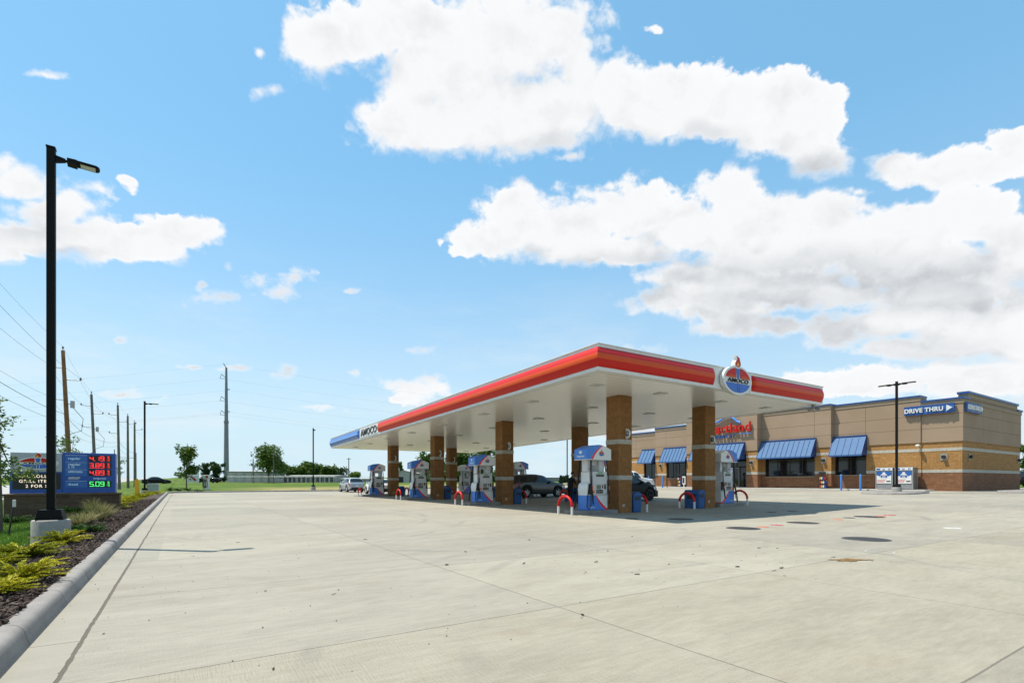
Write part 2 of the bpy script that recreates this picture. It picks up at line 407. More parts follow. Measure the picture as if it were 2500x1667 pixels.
def mat_kerb():
    m, nt, b = new_mat('kerb_concrete'); P = pos(nt); x, y, z = nt.xyz(P)
    n = nt.noise(P, 2.2, 6, .6).outputs[0]; n3 = nt.noise(P, 55., 4, .7).outputs[0]
    c = nt.mix(nt.step(nt.m('ADD', nt.m('MULTIPLY', n, .7), nt.m('MULTIPLY', n3, .3)), .35, .65), (0.176, 0.160, 0.150, 1), (0.246, 0.228, 0.212, 1))
    co_ = nt.m('DIVIDE', nt.m('SUBTRACT', nt.m('ADD', x, y), 4.35), 1.53)
    fr = nt.m('MULTIPLY', nt.m('ABSOLUTE', nt.m('SUBTRACT', co_, nt.m('ROUND', co_))), 1.53)
    j = nt.step(fr, .012, .006)
    c = nt.mix(nt.m('MULTIPLY', j, .75), c, (.07, .065, .06, 1))
    nt.put(b.inputs['Base Color'], c); b.inputs['Roughness'].default_value = .8
    bump(nt, b, nt.m('SUBTRACT', n3, nt.m('MULTIPLY', j, 3.)), .4, .005)
    return m
def mat_ground():
    m, nt, b = new_mat('ground_grass'); P = pos(nt); x, y, z = nt.xyz(P)
    n0 = nt.noise(P, .05, 5, .6).outputs[0]; n1 = nt.noise(P, .7, 5, .6).outputs[0]; n2 = nt.noise(P, 14., 4, .7).outputs[0]
    f = nt.m('ADD', nt.m('ADD', nt.m('MULTIPLY', n0, .4), nt.m('MULTIPLY', n1, .35)), nt.m('MULTIPLY', n2, .25))
    c = nt.mix(nt.step(f, .35, .62), (0.035, 0.074, 0.008, 1), (0.098, 0.148, 0.017, 1))
    zone = nt.m('MULTIPLY', nt.step(y, 88., 76.), nt.m('MULTIPLY', nt.step(y, 64., 65.), nt.step(x, 3., 12.)))
    straw = nt.m('MULTIPLY', zone, nt.step(nt.noise(nt.vm('MULTIPLY', P, (.35, 1.2, 1)), .55, 5, .6).outputs[0], .36, .50))
    c = nt.mix(nt.m('MULTIPLY', straw, .85), c, nt.mix(n2, (0.234, 0.179, 0.070, 1), (0.359, 0.296, 0.148, 1)))
    dirt = nt.m('MULTIPLY', nt.step(nt.noise(P, .12, 4).outputs[0], .60, .70), nt.step(y, 60., 90.))
    c = nt.mix(nt.m('MULTIPLY', dirt, .5), c, (.20, .19, .07, 1))
    nt.put(b.inputs['Base Color'], c); b.inputs['Roughness'].default_value = .9; b.inputs['Specular IOR Level'].default_value = .15
    bump(nt, b, nt.m('ADD', n2, n1), .8, .05)
    return m
def mat_mulch():
    m, nt, b = new_mat('mulch_bark'); P = pos(nt)
    v = nt.node('ShaderNodeTexVoronoi'); v.inputs['Scale'].default_value = 24
    nt.put(v.inputs['Vector'], nt.vm('ADD', nt.vm('MULTIPLY', P, (1, 2., 1)), nt.vm('MULTIPLY', nt.noise(P, 8., 2).outputs['Color'], (.2, .2, 0))))
    r = nt.xyz(v.outputs['Color'])[0]
    c = nt.mix(nt.step(r, .0, 1.), (0.023, 0.015, 0.011, 1), (0.098, 0.066, 0.051, 1))
    nt.put(b.inputs['Base Color'], c); b.inputs['Roughness'].default_value = .9
    bump(nt, b, nt.m('ADD', r, nt.noise(P, 40., 4).outputs[0]), .9, .03)
    return m
def rand_mat(name, cols, rough=.6, trans=0., lo=.0, hi=1.):
    """one colour per leaf / chip, from a short ramp"""
    m, nt, b = new_mat(name)
    g = nt.node('ShaderNodeNewGeometry')
    r = nt.node('ShaderNodeValToRGB'); e = r.color_ramp.elements
    while len(e) < len(cols): e.new(.5)
    for i, c in enumerate(cols): e[i].position = i/(len(cols)-1); e[i].color = c4(c)
    n = nt.noise(g.outputs['Position'], .9, 3).outputs[0]
    f = nt.m('ADD', nt.m('MULTIPLY', g.outputs['Random Per Island'], .55), nt.m('MULTIPLY', nt.step(n, .3, .7), .45))
    nt.l.new(f, r.inputs[0]); nt.l.new(r.outputs[0], b.inputs['Base Color'])
    b.inputs['Roughness'].default_value = rough; b.inputs['Specular IOR Level'].default_value = .25
    if trans:
        t = nt.node('ShaderNodeBsdfTranslucent'); nt.l.new(r.outputs[0], t.inputs[0])
        mx = nt.node('ShaderNodeMixShader'); mx.inputs[0].default_value = trans
        out = [q for q in nt.n if q.type == 'OUTPUT_MATERIAL'][0]
        nt.l.new(b.outputs[0], mx.inputs[1]); nt.l.new(t.outputs[0], mx.inputs[2]); nt.l.new(mx.outputs[0], out.inputs[0])
    return m
M_CONC = mat_concrete(); M_KERB = mat_kerb(); M_GROUND = mat_ground(); M_MULCH = mat_mulch()

# ------------------------------------------------------------------ ground sheets
def sheet(name, xs, ys, fz, m, smooth=True):
    X, Y = np.meshgrid(xs, ys); Z = fz(X, Y)
    nx, ny = len(xs), len(ys)
    i = np.arange((nx-1)*(ny-1)); a = (i//(nx-1))*nx+i % (nx-1)
    F = np.stack([a, a+1, a+nx+1, a+nx], 1)
    return npmesh(name, np.stack([X.ravel(), Y.ravel(), Z.ravel()], 1), F, m, smooth=smooth)
xs = np.unique(np.concatenate([np.linspace(-3000, -120, 20), np.linspace(-120, -14, 30), np.linspace(-14, -1.2, 40), [-1.15, -1.05, -1.0], np.linspace(-.9, 90, 60), np.linspace(95, 400, 30), np.linspace(420, 4000, 20)]))
ys = np.unique(np.concatenate([np.linspace(-800, -30, 12), np.linspace(-30, 64.2, 60), [64.35, 64.4, 64.45, 64.55, 64.65, 64.8], np.linspace(65.5, 150, 60), np.linspace(155, 400, 30), np.linspace(430, 4500, 24)]))
g = sheet('ground', xs, ys, terr, M_GROUND); tag(g, kind='structure')
lot = sheet('pavement', np.unique(np.concatenate([np.linspace(-.975, 14, 12), np.linspace(14, 20, 14), np.linspace(20, 76, 30)])), np.linspace(-25, 64.03, 40), lambda X, Y: lotz(X)+.0, M_CONC)
tag(lot, kind='structure')
# kerb: rolled profile swept along the left edge and round onto the far edge
prof = [(0, -.02), (0, .0), (.018, .045), (.036, .095), (.046, .118), (.060, .134), (.078, .144), (.10, .149), (.15, .150), (.192, .148), (.204, .138), (.208, -.06)]
path = [(-.97, y) for y in np.linspace(-25, 61.2, 60)]
for k in range(1, 9):
    t = PI/2*k/8; path.append((-.97+2.8*(1-math.cos(t)), 61.2+2.8*math.sin(t)))
path += [(x, 64.) for x in np.linspace(3, 75, 60)]
vs = []; k = len(prof)
for i, p in enumerate(path):
    a = Vector(path[max(i-1, 0)]); c = Vector(path[min(i+1, len(path)-1)]); dd = (c-a).normalized(); nrm = Vector((-dd.y, dd.x))
    for (o, z) in prof: vs.append((p[0]+nrm.x*o, p[1]+nrm.y*o, z+Lz(p[0])))
mb = MB(); mb.add(vs, [(i*k+j, i*k+j+1, (i+1)*k+j+1, (i+1)*k+j) for i in range(len(path)-1) for j in range(k-1)], 0, True)
tag(mb.build('kerb', M_KERB), kind='structure')
# road beyond the sign, running up the rise
mroad = mat('road_paving', (0.312, 0.304, 0.289), .85, var=.08, scale=.6)
def roadz(X, Y): return np.maximum(terr(np.full_like(X, -17.), Y), terr(X, Y))+.03
road = sheet('road', np.linspace(-26, -12.5, 6), np.unique(np.concatenate([np.linspace(-40, 64, 30), np.linspace(64.3, 400, 60)])), roadz, mroad); tag(road, kind='structure')
# mulch bed and its bark chips
bed_edge = lambda Y: -2.45+.22*np.sin(Y*.7)+.15*np.sin(Y*1.9+1)
def bedpt(u, Y): return -1.16+u*(bed_edge(Y)+1.16)
U = np.linspace(0, 1, 9); YY = np.linspace(-3, 58, 200)
Ug, Yg = np.meshgrid(U, YY); Xg = bedpt(Ug, Yg)
Zg = terr(Xg, Yg)+.028*np.sin(np.clip(Ug*PI, 0, PI))+.004+.012*np.sin(Xg*9+Yg*7)*np.sin(Ug*PI)
nx = len(U); i = np.arange((nx-1)*(len(YY)-1)); a = (i//(nx-1))*nx+i % (nx-1)
bed = npmesh('mulch_bed', np.stack([Xg.ravel(), Yg.ravel(), Zg.ravel()], 1), np.stack([a, a+nx, a+nx+1, a+1], 1), M_MULCH, smooth=True)
tag(bed, 'dark brown bark mulch bed between the kerb and the lawn', 'mulch', kind='stuff')
def scatter_chips(name, n, xf, yf, zf, L, W, m, parent=None, tilt=.5):
    y = yf(n); x = xf(n, y); z = zf(x, y)
    th = rng.uniform(0, PI, n); ti = rng.normal(0, tilt, n); l = rng.uniform(*L, n); wd = l*rng.uniform(*W, n)
    ax = np.stack([np.cos(th)*np.cos(ti), np.sin(th)*np.cos(ti), np.sin(ti)], 1)
    ay = np.stack([-np.sin(th), np.cos(th), rng.normal(0, .4, n)], 1); az_ = np.cross(ax, ay)
    c = np.stack([x, y, z], 1)
    h = (wd*.35)[:, None]*az_; A = ax*l[:, None]/2; B = ay*wd[:, None]/2
    V = np.stack([c-A-B, c+A-B*.6, c+A*1.05+B*.6, c-A*.9+B, c-A*.95-B*.9+h, c+A*.9-B*.5+h, c+A+B*.5+h, c-A*.85+B*.9+h], 1).reshape(-1, 3)
    q = np.array([[0, 3, 2, 1], [4, 5, 6, 7], [0, 1, 5, 4], [1, 2, 6, 5], [2, 3, 7, 6], [3, 0, 4, 7]])
    F = (np.arange(n)[:, None, None]*8+q[None]).reshape(-1, 4)
    return npmesh(name, V, F, m, parent)
M_CHIP = rand_mat('bark_chip', [(0.014, 0.009, 0.006), (0.039, 0.024, 0.018), (0.074, 0.050, 0.039), (0.133, 0.098, 0.078)], .85)
def cy(n): return 1.8+36*rng.random(n)**2.1
def cx_(n, y): return bedpt(rng.random(n), y)
ch = scatter_chips('bark_chips', 15000, cx_, cy, lambda x, y: terr(x, y)+.03+.02*rng.random(len(x)), (.025, .085), (.22, .5), M_CHIP)
tag(ch, 'loose shredded bark chips lying on the mulch bed', 'bark chips', kind='stuff')
# twigs and scraps on the slab
def dby(n): return 3.6+9*rng.random(n)**1.6
def dbx(n, y): return -.6+rng.random(n)**.9*10
db = scatter_chips('debris', 42, dbx, dby, lambda x, y: lotz(x)+.007, (.015, .08), (.14, .38), M_CHIP, tilt=.04)
tag(db, 'small dark twigs and bark scraps scattered on the concrete', 'debris', kind='stuff')
M_TWIG = rand_mat('dark_twig', [(.010, .008, .006), (.03, .022, .016), (.06, .045, .034)], .9)
db.data.materials.clear(); db.data.materials.append(M_TWIG)
gt = scatter_chips('grit', 420, lambda n, y: -.95+rng.random(n)**1.5*13, lambda n: 3.4+14*rng.random(n)**1.3, lambda x, y: lotz(x)+.004, (.004, .014), (.4, .9), M_CHIP, tilt=.1)
tag(gt, 'fine dark grit and bark crumbs strewn over the concrete', 'grit', kind='stuff')
# lawn
def blades(name, n, xf, yf, h, wd, m, zf=terr):
    y = yf(n); x = xf(n, y); z = zf(x, y)
    th = rng.uniform(0, 2*PI, n); H = rng.uniform(*h, n); b = rng.normal(0, .35, (n, 2))*H[:, None]
    dx = np.cos(th)*wd; dy = np.sin(th)*wd
    V = np.stack([np.stack([x-dx, y-dy, z-.01], 1), np.stack([x+dx, y+dy, z-.01], 1), np.stack([x+b[:, 0], y+b[:, 1], z+H], 1)], 1).reshape(-1, 3)
    return npmesh(name, V, np.arange(3*n).reshape(-1, 3), m)
M_BLADE = rand_mat('lawn_blade', [(0.035, 0.101, 0.007), (0.072, 0.168, 0.012), (0.122, 0.224, 0.022), (0.192, 0.254, 0.051)], .6, .3)
def ly(n): return 9+46*rng.random(n)**1.3
gr = blades('lawn', 90000, lambda n, y: bed_edge(y)+.12-(rng.random(n)**1.2)*(4+y*.14), ly, (.04, .09), .007, M_BLADE)
tag(gr, 'bright green mown lawn behind the mulch bed', 'grass', kind='stuff')
# kerbed islands by the shop, sidewalk
isl = []
def island(x0, x1, y0, y1, name='kerb_island'):
    r = min(x1-x0, y1-y0)/2-.01; pts = []
    for (cx0, cy0, a0) in ((x1-r, y1-r, 0), (x0+r, y1-r, 90), (x0+r, y0+r, 180), (x1-r, y0+r, 270)):
        for q in range(0, 91, 15):
            t = math.radians(a0+q); pts.append((cx0+r*math.cos(t), cy0+r*math.sin(t)))
    n = len(pts); cx0, cy0 = (x0+x1)/2, (y0+y1)/2; vs = []
    for (o, z) in ((0, -.05), (0, .0), (.04, .09), (.09, .13), (.16, .14)):
        for (x, y) in pts:
            dx, dy = cx0-x, cy0-y; L = math.hypot(dx, dy); vs.append((x+dx/L*o, y+dy/L*o, Lz(x)+z))
    mb = MB(); mb.add(vs, [(j*n+i, j*n+(i+1) % n, (j+1)*n+(i+1) % n, (j+1)*n+i) for j in range(4) for i in range(n)], 0, True)
    mb.add(vs[-n:], [tuple(range(n))])
    return tag(mb.build(name, M_KERB), kind='structure')
island(38.2, 43.2, 13.5, 16.6); island(44.5, 62., 9.2, 11.0)
mb = MB(); mb.box(45.3, 47.35, 14.9, 49, .38, .60, 0, .015); tag(mb.build('sidewalk', mat('sidewalk_concrete', (0.429, 0.413, 0.382), .8, var=.08)), kind='structure')
# ------------------------------------------------------------------ shared materials
WHITE = mat('white_paint', (.66, .655, .63), .35, var=.04, spec=.5)
PANELW = mat('white_panel', (.66, .655, .63), .30, var=.03)
RED = mat('red_acrylic', (0.515, 0.008, 0.005), .42, var=.03, spec=.3)
ORANGE = mat('orange_acrylic', (0.577, 0.066, 0.005), .42, var=.03, spec=.3)
BLUE = mat('blue_paint', (.022, .125, .50), .35, var=.06)
BLUELT = mat('pump_blue', (.045, .20, .62), .38, var=.06)
SIGNBLUE = mat('sign_blue', (.012, .075, .33), .4, var=.06)
BLACK = mat('black_plastic', (.012, .012, .013), .45, var=.2)
BLACKP = mat('black_powder_coat', (.005, .005, .005), .6, var=.25, bmp=.1, spec=.15)
RUBBER = mat('black_rubber', (.014, .014, .014), .75, var=.2)
GREY = mat('grey_metal', (.33, .34, .35), .4, .6, var=.1)
STEEL = mat('galvanised_steel', (0.195, 0.215, 0.226), .5, .3, var=.14, scale=.7)
LGREY = mat('light_grey_plastic', (.55, .55, .54), .45, var=.05)
GLASS = mat('dark_glass', (.006, .007, .008), .04, spec=.6, var=.1)
ALU = mat('dark_bronze_aluminium', (.030, .026, .022), .4, .3, var=.1)
YEL = mat('yellow_paint', (.75, .40, .012), .5, var=.08)
BASEC = mat('pole_base_concrete', (0.281, 0.269, 0.242), .85, var=.16, scale=2.5, bmp=.35, bscale=30)
LENS = mat('lamp_lens', (.55, .55, .50), .25, var=.05)

def mat_brick(name, c1, c2, mortar, bw, bh, axis='xy', rough=.85, bmp=.5, split=0.):
    """block courses laid by position; works on faces along x and along y"""
    m, nt, b = new_mat(name); P = pos(nt); x, y, z = nt.xyz(P)
    N = nt.node('ShaderNodeNewGeometry').outputs['True Normal']; nx = nt.m('ABSOLUTE', nt.xyz(N)[0])
    u = nt.mix(nt.m('GREATER_THAN', nx, .5), nt.comb(x, z, 0), nt.comb(y, z, 0))
    t = nt.node('ShaderNodeTexBrick'); nt.put(t.inputs['Vector'], u); t.inputs['Scale'].default_value = 1.
    t.inputs['Brick Width'].default_value = bw; t.inputs['Row Height'].default_value = bh
    t.inputs['Mortar Size'].default_value = .006; t.inputs['Mortar Smooth'].default_value = .3; t.inputs['Bias'].default_value = 0.
    t.inputs['Color1'].default_value = c4(c1); t.inputs['Color2'].default_value = c4(c2); t.inputs['Mortar'].default_value = c4(mortar)
    n = nt.noise(P, 7., 5, .65).outputs[0]; n2 = nt.noise(nt.vm('MULTIPLY', P, (1, 1, 2.2)), 3.2, 6, .7).outputs[0]
    c = nt.mix(1., t.outputs['Color'], nt.mix(nt.step(n, .3, .7), (.86, .86, .86, 1), (1.12, 1.12, 1.12, 1)), 'MULTIPLY')
    nt.put(b.inputs['Base Color'], c); b.inputs['Roughness'].default_value = rough; b.inputs['Specular IOR Level'].default_value = .25
    h = nt.m('ADD', nt.m('MULTIPLY', t.outputs['Fac'], -.5), nt.m('ADD', nt.m('MULTIPLY', n, .3), nt.m('MULTIPLY', n2, split)))
    bump(nt, b, h, bmp, .02 if split else .008)
    return m
M_COLB = mat_brick('column_block', (.225, .108, .037), (.26, .128, .046), (.19, .098, .038), .40, .20)
M_BAND = mat_brick('pale_block', (0.406, 0.382, 0.328), (0.437, 0.413, 0.351), (0.265, 0.250, 0.218), .40, .40)
M_TAN = mat_brick('tan_split_block', (0.310, 0.161, 0.054), (0.367, 0.197, 0.069), (0.244, 0.131, 0.053), .40, .20, bmp=.9, split=1.6)
M_BRN = mat_brick('brown_split_block', (0.188, 0.087, 0.044), (0.232, 0.112, 0.057), (0.157, 0.078, 0.044), .40, .20, bmp=.9, split=1.6)
M_TANS = mat_brick('tan_smooth_block', (.24, .125, .042), (.27, .14, .05), (.21, .11, .042), .40, .20, bmp=.3)
M_BRNS = mat_brick('brown_smooth_block', (.20, .095, .050), (.23, .11, .06), (.18, .088, .048), .40, .20, bmp=.3)
M_SIGNB = mat_brick('sign_base_block', (.085, .055, .036), (.125, .082, .055), (.06, .045, .035), .60, .20, bmp=.6, split=.8)

# ------------------------------------------------------------------ canopy
CX0, CX1, CY0, CY1 = 10.84, 24.5, 11.85, 45.4
SLOPE = .0195
def cz(y): return 4.70-SLOPE*(y-CY0)
def tilt(v): return (v[0], v[1], v[2]+cz(v[1]))
canopy = thing('fuel_canopy', 'large white canopy with red bullnose edge standing over the pumps on block columns', 'canopy', (17.67, 28.6, 0))
CO = Vector((17.67, 28.6, 0))
def cbuild(mb, name, mats, parent=canopy, shear=True, recalc=False):
    if shear: mb.xform(tilt)
    mb.xform(lambda v: (v[0]-CO.x, v[1]-CO.y, v[2]))
    return mb.build(name, mats, parent, recalc=recalc)
# soffit of narrow white panels (grooved sheet)
def mat_soffit():
    m, nt, b = new_mat('soffit_panel'); P = pos(nt); x, y, z = nt.xyz(P)
    fr = nt.m('ABSOLUTE', nt.m('SUBTRACT', nt.m('DIVIDE', y, .305), nt.m('ROUND', nt.m('DIVIDE', y, .305))))
    j = nt.step(fr, .055, .02)
    c = nt.mix(nt.m('MULTIPLY', j, .8), (.84, .825, .775, 1), (.36, .35, .32, 1))
    nt.put(b.inputs['Base Color'], c); b.inputs['Roughness'].default_value = .22
    bump(nt, b, nt.m('SUBTRACT', nt.m('MULTIPLY', nt.noise(P, .9, 2).outputs[0], .6), j), .25, .012)
    return m
mb = MB(); mb.box(CX0+.30, CX1-.30, CY0+.30, CY1-.30, .0, .05); cbuild(mb, 'soffit', mat_soffit())
mb = MB(); mb.box(CX0+.15, CX1-.15, CY0+.15, CY1-.15, .55, .60); cbuild(mb, 'roof_deck', LGREY)
# fascia: flat white frame all round
FH = .815
mb = MB()
for (a, b_, c_, d_) in ((CX0, CX0+.12, CY0, CY1), (CX1-.12, CX1, CY0, CY1), (CX0+.12, CX1-.12, CY0, CY0+.12), (CX0+.12, CX1-.12, CY1-.12, CY1)):
    mb.box(a, b_, c_, d_, 0., FH)
for (a, b_, c_, d_) in ((CX0+.12, CX0+.32, CY0+.12, CY1-.12), (CX1-.32, CX1-.12, CY0+.12, CY1-.12), (CX0+.32, CX1-.32, CY0+.12, CY0+.32), (CX0+.32, CX1-.32, CY1-.32, CY1-.12)):
    mb.box(a, b_, c_, d_, -.012, .028)
cbuild(mb, 'fascia', PANELW)
# bullnose strips: (t along outward bulge, z) profile with red / orange / red bands
def bull(zr):
    z0, z1 = .105, FH-.095; H = z1-z0; pr = []
    for k in range(15):
        t = PI*k/14; s_ = k/14
        pr.append((.012+.150*math.sin(t)**.75, z0+H*s_))
    return pr
PR = bull(0)
def bulls(seg, horizontal, fixed, sgn, a, b_, cap0, cap1, mitre0=False, mitre1=False, names=('bullnose', 'bullnose_stripe'), mats=(RED, ORANGE)):
    """strip from a to b_ along y (horizontal='y') or x; cap True = rounded end"""
    n = 14; along = []
    def shape(frac):                      # bulge scale near a rounded end
        return frac
    body, stripe = MB(), MB()
    stations = [a]+[a+(b_-a)*q/n for q in range(1, n)]+[b_]
    caps = []
    if cap0: stations = [a, a+.03, a+.08, a+.16]+[s_ for s_ in stations[1:] if s_ > a+.16]
    if cap1: stations = [s_ for s_ in stations if s_ < b_-.16]+[b_-.16, b_-.08, b_-.03, b_]
    rings = []
    for s_ in stations:
        sc = 1.
        if cap0 and s_ < a+.161: sc = min(sc, math.sqrt(max(0., 1-((a+.16-s_)/.16)**2)))
        if cap1 and s_ > b_-.161: sc = min(sc, math.sqrt(max(0., 1-((s_-(b_-.16))/.16)**2)))
        ring = []
        for (o, z) in PR:
            off = (o*sc)
            t = s_
            if mitre0 and s_ == a: t = a-off
            if mitre1 and s_ == b_: t = b_+off
            f = fixed+sgn*off
            ring.append((f, t, z) if horizontal == 'y' else (t, f, z))
        rings.append(ring)
    k = len(PR)
    for i in range(len(rings)-1):
        for j in range(k-1):
            tgt = stripe if j in (5, 6, 7, 8) else body
            vs = [rings[i][j], rings[i][j+1], rings[i+1][j+1], rings[i+1][j]]
            tgt.add(vs, [(0, 1, 2, 3)], 0, True)
    for r_ in (rings[0], rings[-1]):
        body.add(r_, [tuple(range(k))], 0)
    o1 = cbuild(body, names[0], mats[0], recalc=True)
    stripe.xform(tilt); stripe.xform(lambda v: (v[0]-CO.x, v[1]-CO.y, v[2]))
    stripe.build(names[1], mats[1], o1, recalc=True)
SBL = mat('blue_acrylic', (.022, .11, .42), .3, var=.06, coat=.25); SBL2 = mat('light_blue_acrylic', (.09, .24, .60), .3, var=.06, coat=.25)
bulls(0, 'y', CX0, -1, CY0, 32.55, False, False, mitre0=True)
bulls(0, 'x', CY0, -1, CX0, 16.55, False, True, mitre0=True)
bulls(0, 'x', CY0, -1, 18.95, CX1-.1, True, True)
bulls(0, 'y', CX0, -1, 36.95, CY1-.1, True, True, names=('blue_bullnose', 'blue_bullnose_stripe'), mats=(SBL, SBL2))
bulls(0, 'y', CX1, 1, CY0+.1, 30., True, True); bulls(0, 'x', CY1, 1, CX0+.1, CX1-.1, True, True, names=('blue_bullnose', 'blue_bullnose_stripe'), mats=(SBL, SBL2))
# fascia sheet joints and top flashing
mb = MB()
for y in np.arange(CY0+1.5, CY1, 3.05): cbuild(MB().box(CX0-.004, CX0, y, y+.012, .01, FH-.01), 'sheet_joint', GREY)
for x in np.arange(CX0+1.9, CX1, 3.05): cbuild(MB().box(x, x+.012, CY0-.004, CY0, .01, FH-.01), 'sheet_joint', GREY)
mb = MB(); t = .035
mb.box(CX0-t, CX0+.2, CY0-t, CY1+t, FH, FH+.018); mb.box(CX1-.2, CX1+t, CY0-t, CY1+t, FH, FH+.018)
mb.box(CX0+.2, CX1-.2, CY0-t, CY0+.2, FH, FH+.018); mb.box(CX0+.2, CX1-.2, CY1-.2, CY1+t, FH, FH+.018)
cbuild(mb, 'top_flashing', PANELW)
# soffit lights
for iy, y in enumerate((13.6, 17.6, 21.7, 26.3, 30.9, 35.3, 39.6, 43.4)):
    for x in (12.4, 15.7, 19.5, 22.9):
        mb = MB(); mb.box(x-.21, x+.21, y-.21, y+.21, -.028, -.002, 0); lb = MB(); lb.box(x-.15, x+.15, y-.15, y+.15, -.036, -.029, 0)
        q = cbuild(mb, 'soffit_light', LGREY); lb.xform(tilt); lb.xform(lambda v: (v[0]-CO.x, v[1]-CO.y, v[2])); lb.build('diffuser', LENS, q)
# camera cluster at the corner of the canopy
mb = MB(); mb.cyl((24.1, 12.05, -.02), (24.1, 12.05, -.10), .09, .10, 10, 0)
for dx, dy in ((-.18, -.05), (.18, -.05), (0, -.2), (0, .16)):
    mb.tube([(24.1, 12.05, -.08), (24.1+dx, 12.05+dy, -.16)], .035, 6); mb.cyl((24.1+dx*.7, 12.05+dy*.7, -.15), (24.1+dx*1.5, 12.05+dy*1.5, -.21), .06, .07, 8)
cbuild(mb, 'camera_cluster', GREY)
# columns
ROWS = [14.96+8.69*k for k in range(4)]
COLX = [(14.46, 15.18), (19.82, 20.54)]
CCX = (14.82, 20.18)
for ci, (x0, x1) in enumerate(COLX):
    for y in ROWS:
        z0 = Lz(20.2)-.05 if ci else -.05
        mb = MB(); mb.box(x0, x1, y-.36, y+.36, z0, cz(y)+.0, 0, .012)
        colo = cbuild(mb, 'column', M_COLB, shear=False)
        for (b0, b1) in ((1.30, 1.48), (2.72, 2.90)):
            mb = MB(); e = .012; mb.box(x0-e, x1+e, y-.36-e, y+.36+e, b0, b1, 0, .006)
            cbuild(mb, 'band', M_BAND, parent=colo, shear=False)
        mb = MB(); mb.lathe([(.04, -.012), (.062, -.012), (.062, .0)], 14, 0, (0, 0, 0), 'y'); xc = (x0+x1)/2-.1
        mb.xform(lambda v: (v[0]+xc, v[1]+y-.36, v[2]+.33+z0)); cbuild(mb, 'weep_ring', WHITE, parent=colo, shear=False)
# white sign panel with black lettering on the long side
mb = MB(); mb.box(CX0-.035, CX0-.001, 32.75, 36.80, .10, FH-.07, 0, .01)
panel = cbuild(mb, 'letter_panel', WHITE)
mb = MB()
ML = Matrix(((0, 0, -1, CX0-.05), (-1, 0, 0, 34.72), (0, 1, 0, .20), (0, 0, 0, 1)))
mb.text('AMOCO', .66, ML, 0, .02, .010, 0., 1.36, 1.06)
mb.xform(tilt); mb.xform(lambda v: (v[0]-CO.x, v[1]-CO.y, v[2])); mb.build('lettering', BLACK, panel)
# round-torch oval sign on the short side
def ellipse(a, b_, t0, t1, n, cx0=0., cy0=0.):
    return [(cx0+a*math.cos(t0+(t1-t0)*i/n), cy0+b_*math.sin(t0+(t1-t0)*i/n)) for i in range(n+1)]
YELLOW = mat('flame_yellow', (.85, .42, .02), .35, var=.05)
EMB = {'back': WHITE, 'red': RED, 'orange': ORANGE, 'blue': mat('emblem_blue', (.025, .12, .47), .35, var=.05), 'black': BLACK, 'yellow': YELLOW, 'glow': ORANGE}
def flame(a, b_, s=1., x0=0., y0=0.):
    P = [(-.02, 0), (-.10, .06), (-.155, .17), (-.15, .30), (-.09, .42), (-.03, .52), (-.05, .64), (-.12, .70), (.0, .70), (.09, .60), (.11, .48), (.15, .34), (.165, .20), (.12, .07), (.03, 0)]
    return [(x0+p[0]*a*s, y0+p[1]*b_*s) for p in P]
def emblem(a, b_, th, M):
    """oval torch emblem in a local x,y plane facing +z; returns dict of MB"""
    R = {k: MB() for k in ('back', 'red', 'orange', 'blue', 'black', 'yellow', 'glow')}
    R['back'].prism(ellipse(a, b_, 0, 2*PI, 40)[:-1], 'z', -th, 0)
    fl = flame(a*1.35, b_*1.2, 1., 0, b_*.86); R['back'].prism(fl[::-1], 'z', -th, -.002)
    e = .86; z0, z1 = .001, max(.006, th*.12)
    for s in (-1, 1):
        t0 = math.asin(.16/e); t1 = math.acos(.17/e)
        pts = [(p[0]*s, p[1]) for p in ellipse(a*e, b_*e, t0, t1, 12)]+[(s*.15*a, .5*b_), (s*.15*a, .16*b_)]
        R['red'].prism(pts if s > 0 else pts[::-1], 'z', z0, z1)
        pts = [(s*a*e*.98, .155*b_), (s*a*.55, .36*b_), (s*a*.18, .30*b_), (s*a*.18, .155*b_)]
        R['glow'].prism(pts if s > 0 else pts[::-1], 'z', z1, z1+.003)
        t0 = -math.acos(.085/e); t1 = -math.asin(.22/e)
        pts = [(p[0]*s, p[1]) for p in ellipse(a*e, b_*e, t0, t1, 12)]+[(s*.085*a, -.22*b_)]
        R['blue'].prism(pts if s > 0 else pts[::-1], 'z', z0, z1)
    R['blue'].prism([(-.05*a, -.84*b_), (.05*a, -.84*b_), (.05*a, -.22*b_), (-.05*a, -.22*b_)], 'z', z0, z1)
    R['blue'].prism([(-.07*a, .16*b_), (.07*a, .16*b_), (.125*a, .80*b_), (-.125*a, .80*b_)], 'z', z0, z1)
    f2 = flame(a*1.0, b_*.98, 1., .01*a, b_*.93); R['red'].prism(f2[::-1], 'z', z0, z1)
    f3 = flame(a*.75, b_*.62, 1., -.03*a, b_*.96); R['orange'].prism(f3[::-1], 'z', z1, z1+.003)
    f4 = flame(a*.45, b_*.34, 1., -.03*a, b_*.98); R['yellow'].prism(f4[::-1], 'z', z1+.003, z1+.006)
    R['black'].text('AMOCO', .40*b_, Matrix.Translation((0, -.165*b_, z1)), 0, max(.004, th*.1), .004*b_, .08, a/b_*.90, 1.1)
    for r in R.values(): r.xform(lambda v: tuple(M @ Vector(v)))
    return R
es = thing('torch_oval_sign', 'white oval torch sign with black letters fixed to the short red edge of the canopy', 'sign', (17.76, CY0-.1, 5.05))
R = emblem(.90, .545, .16, Matrix(((1, 0, 0, 0), (0, 0, -1, -.10), (0, 1, 0, .02), (0, 0, 0, 1))))
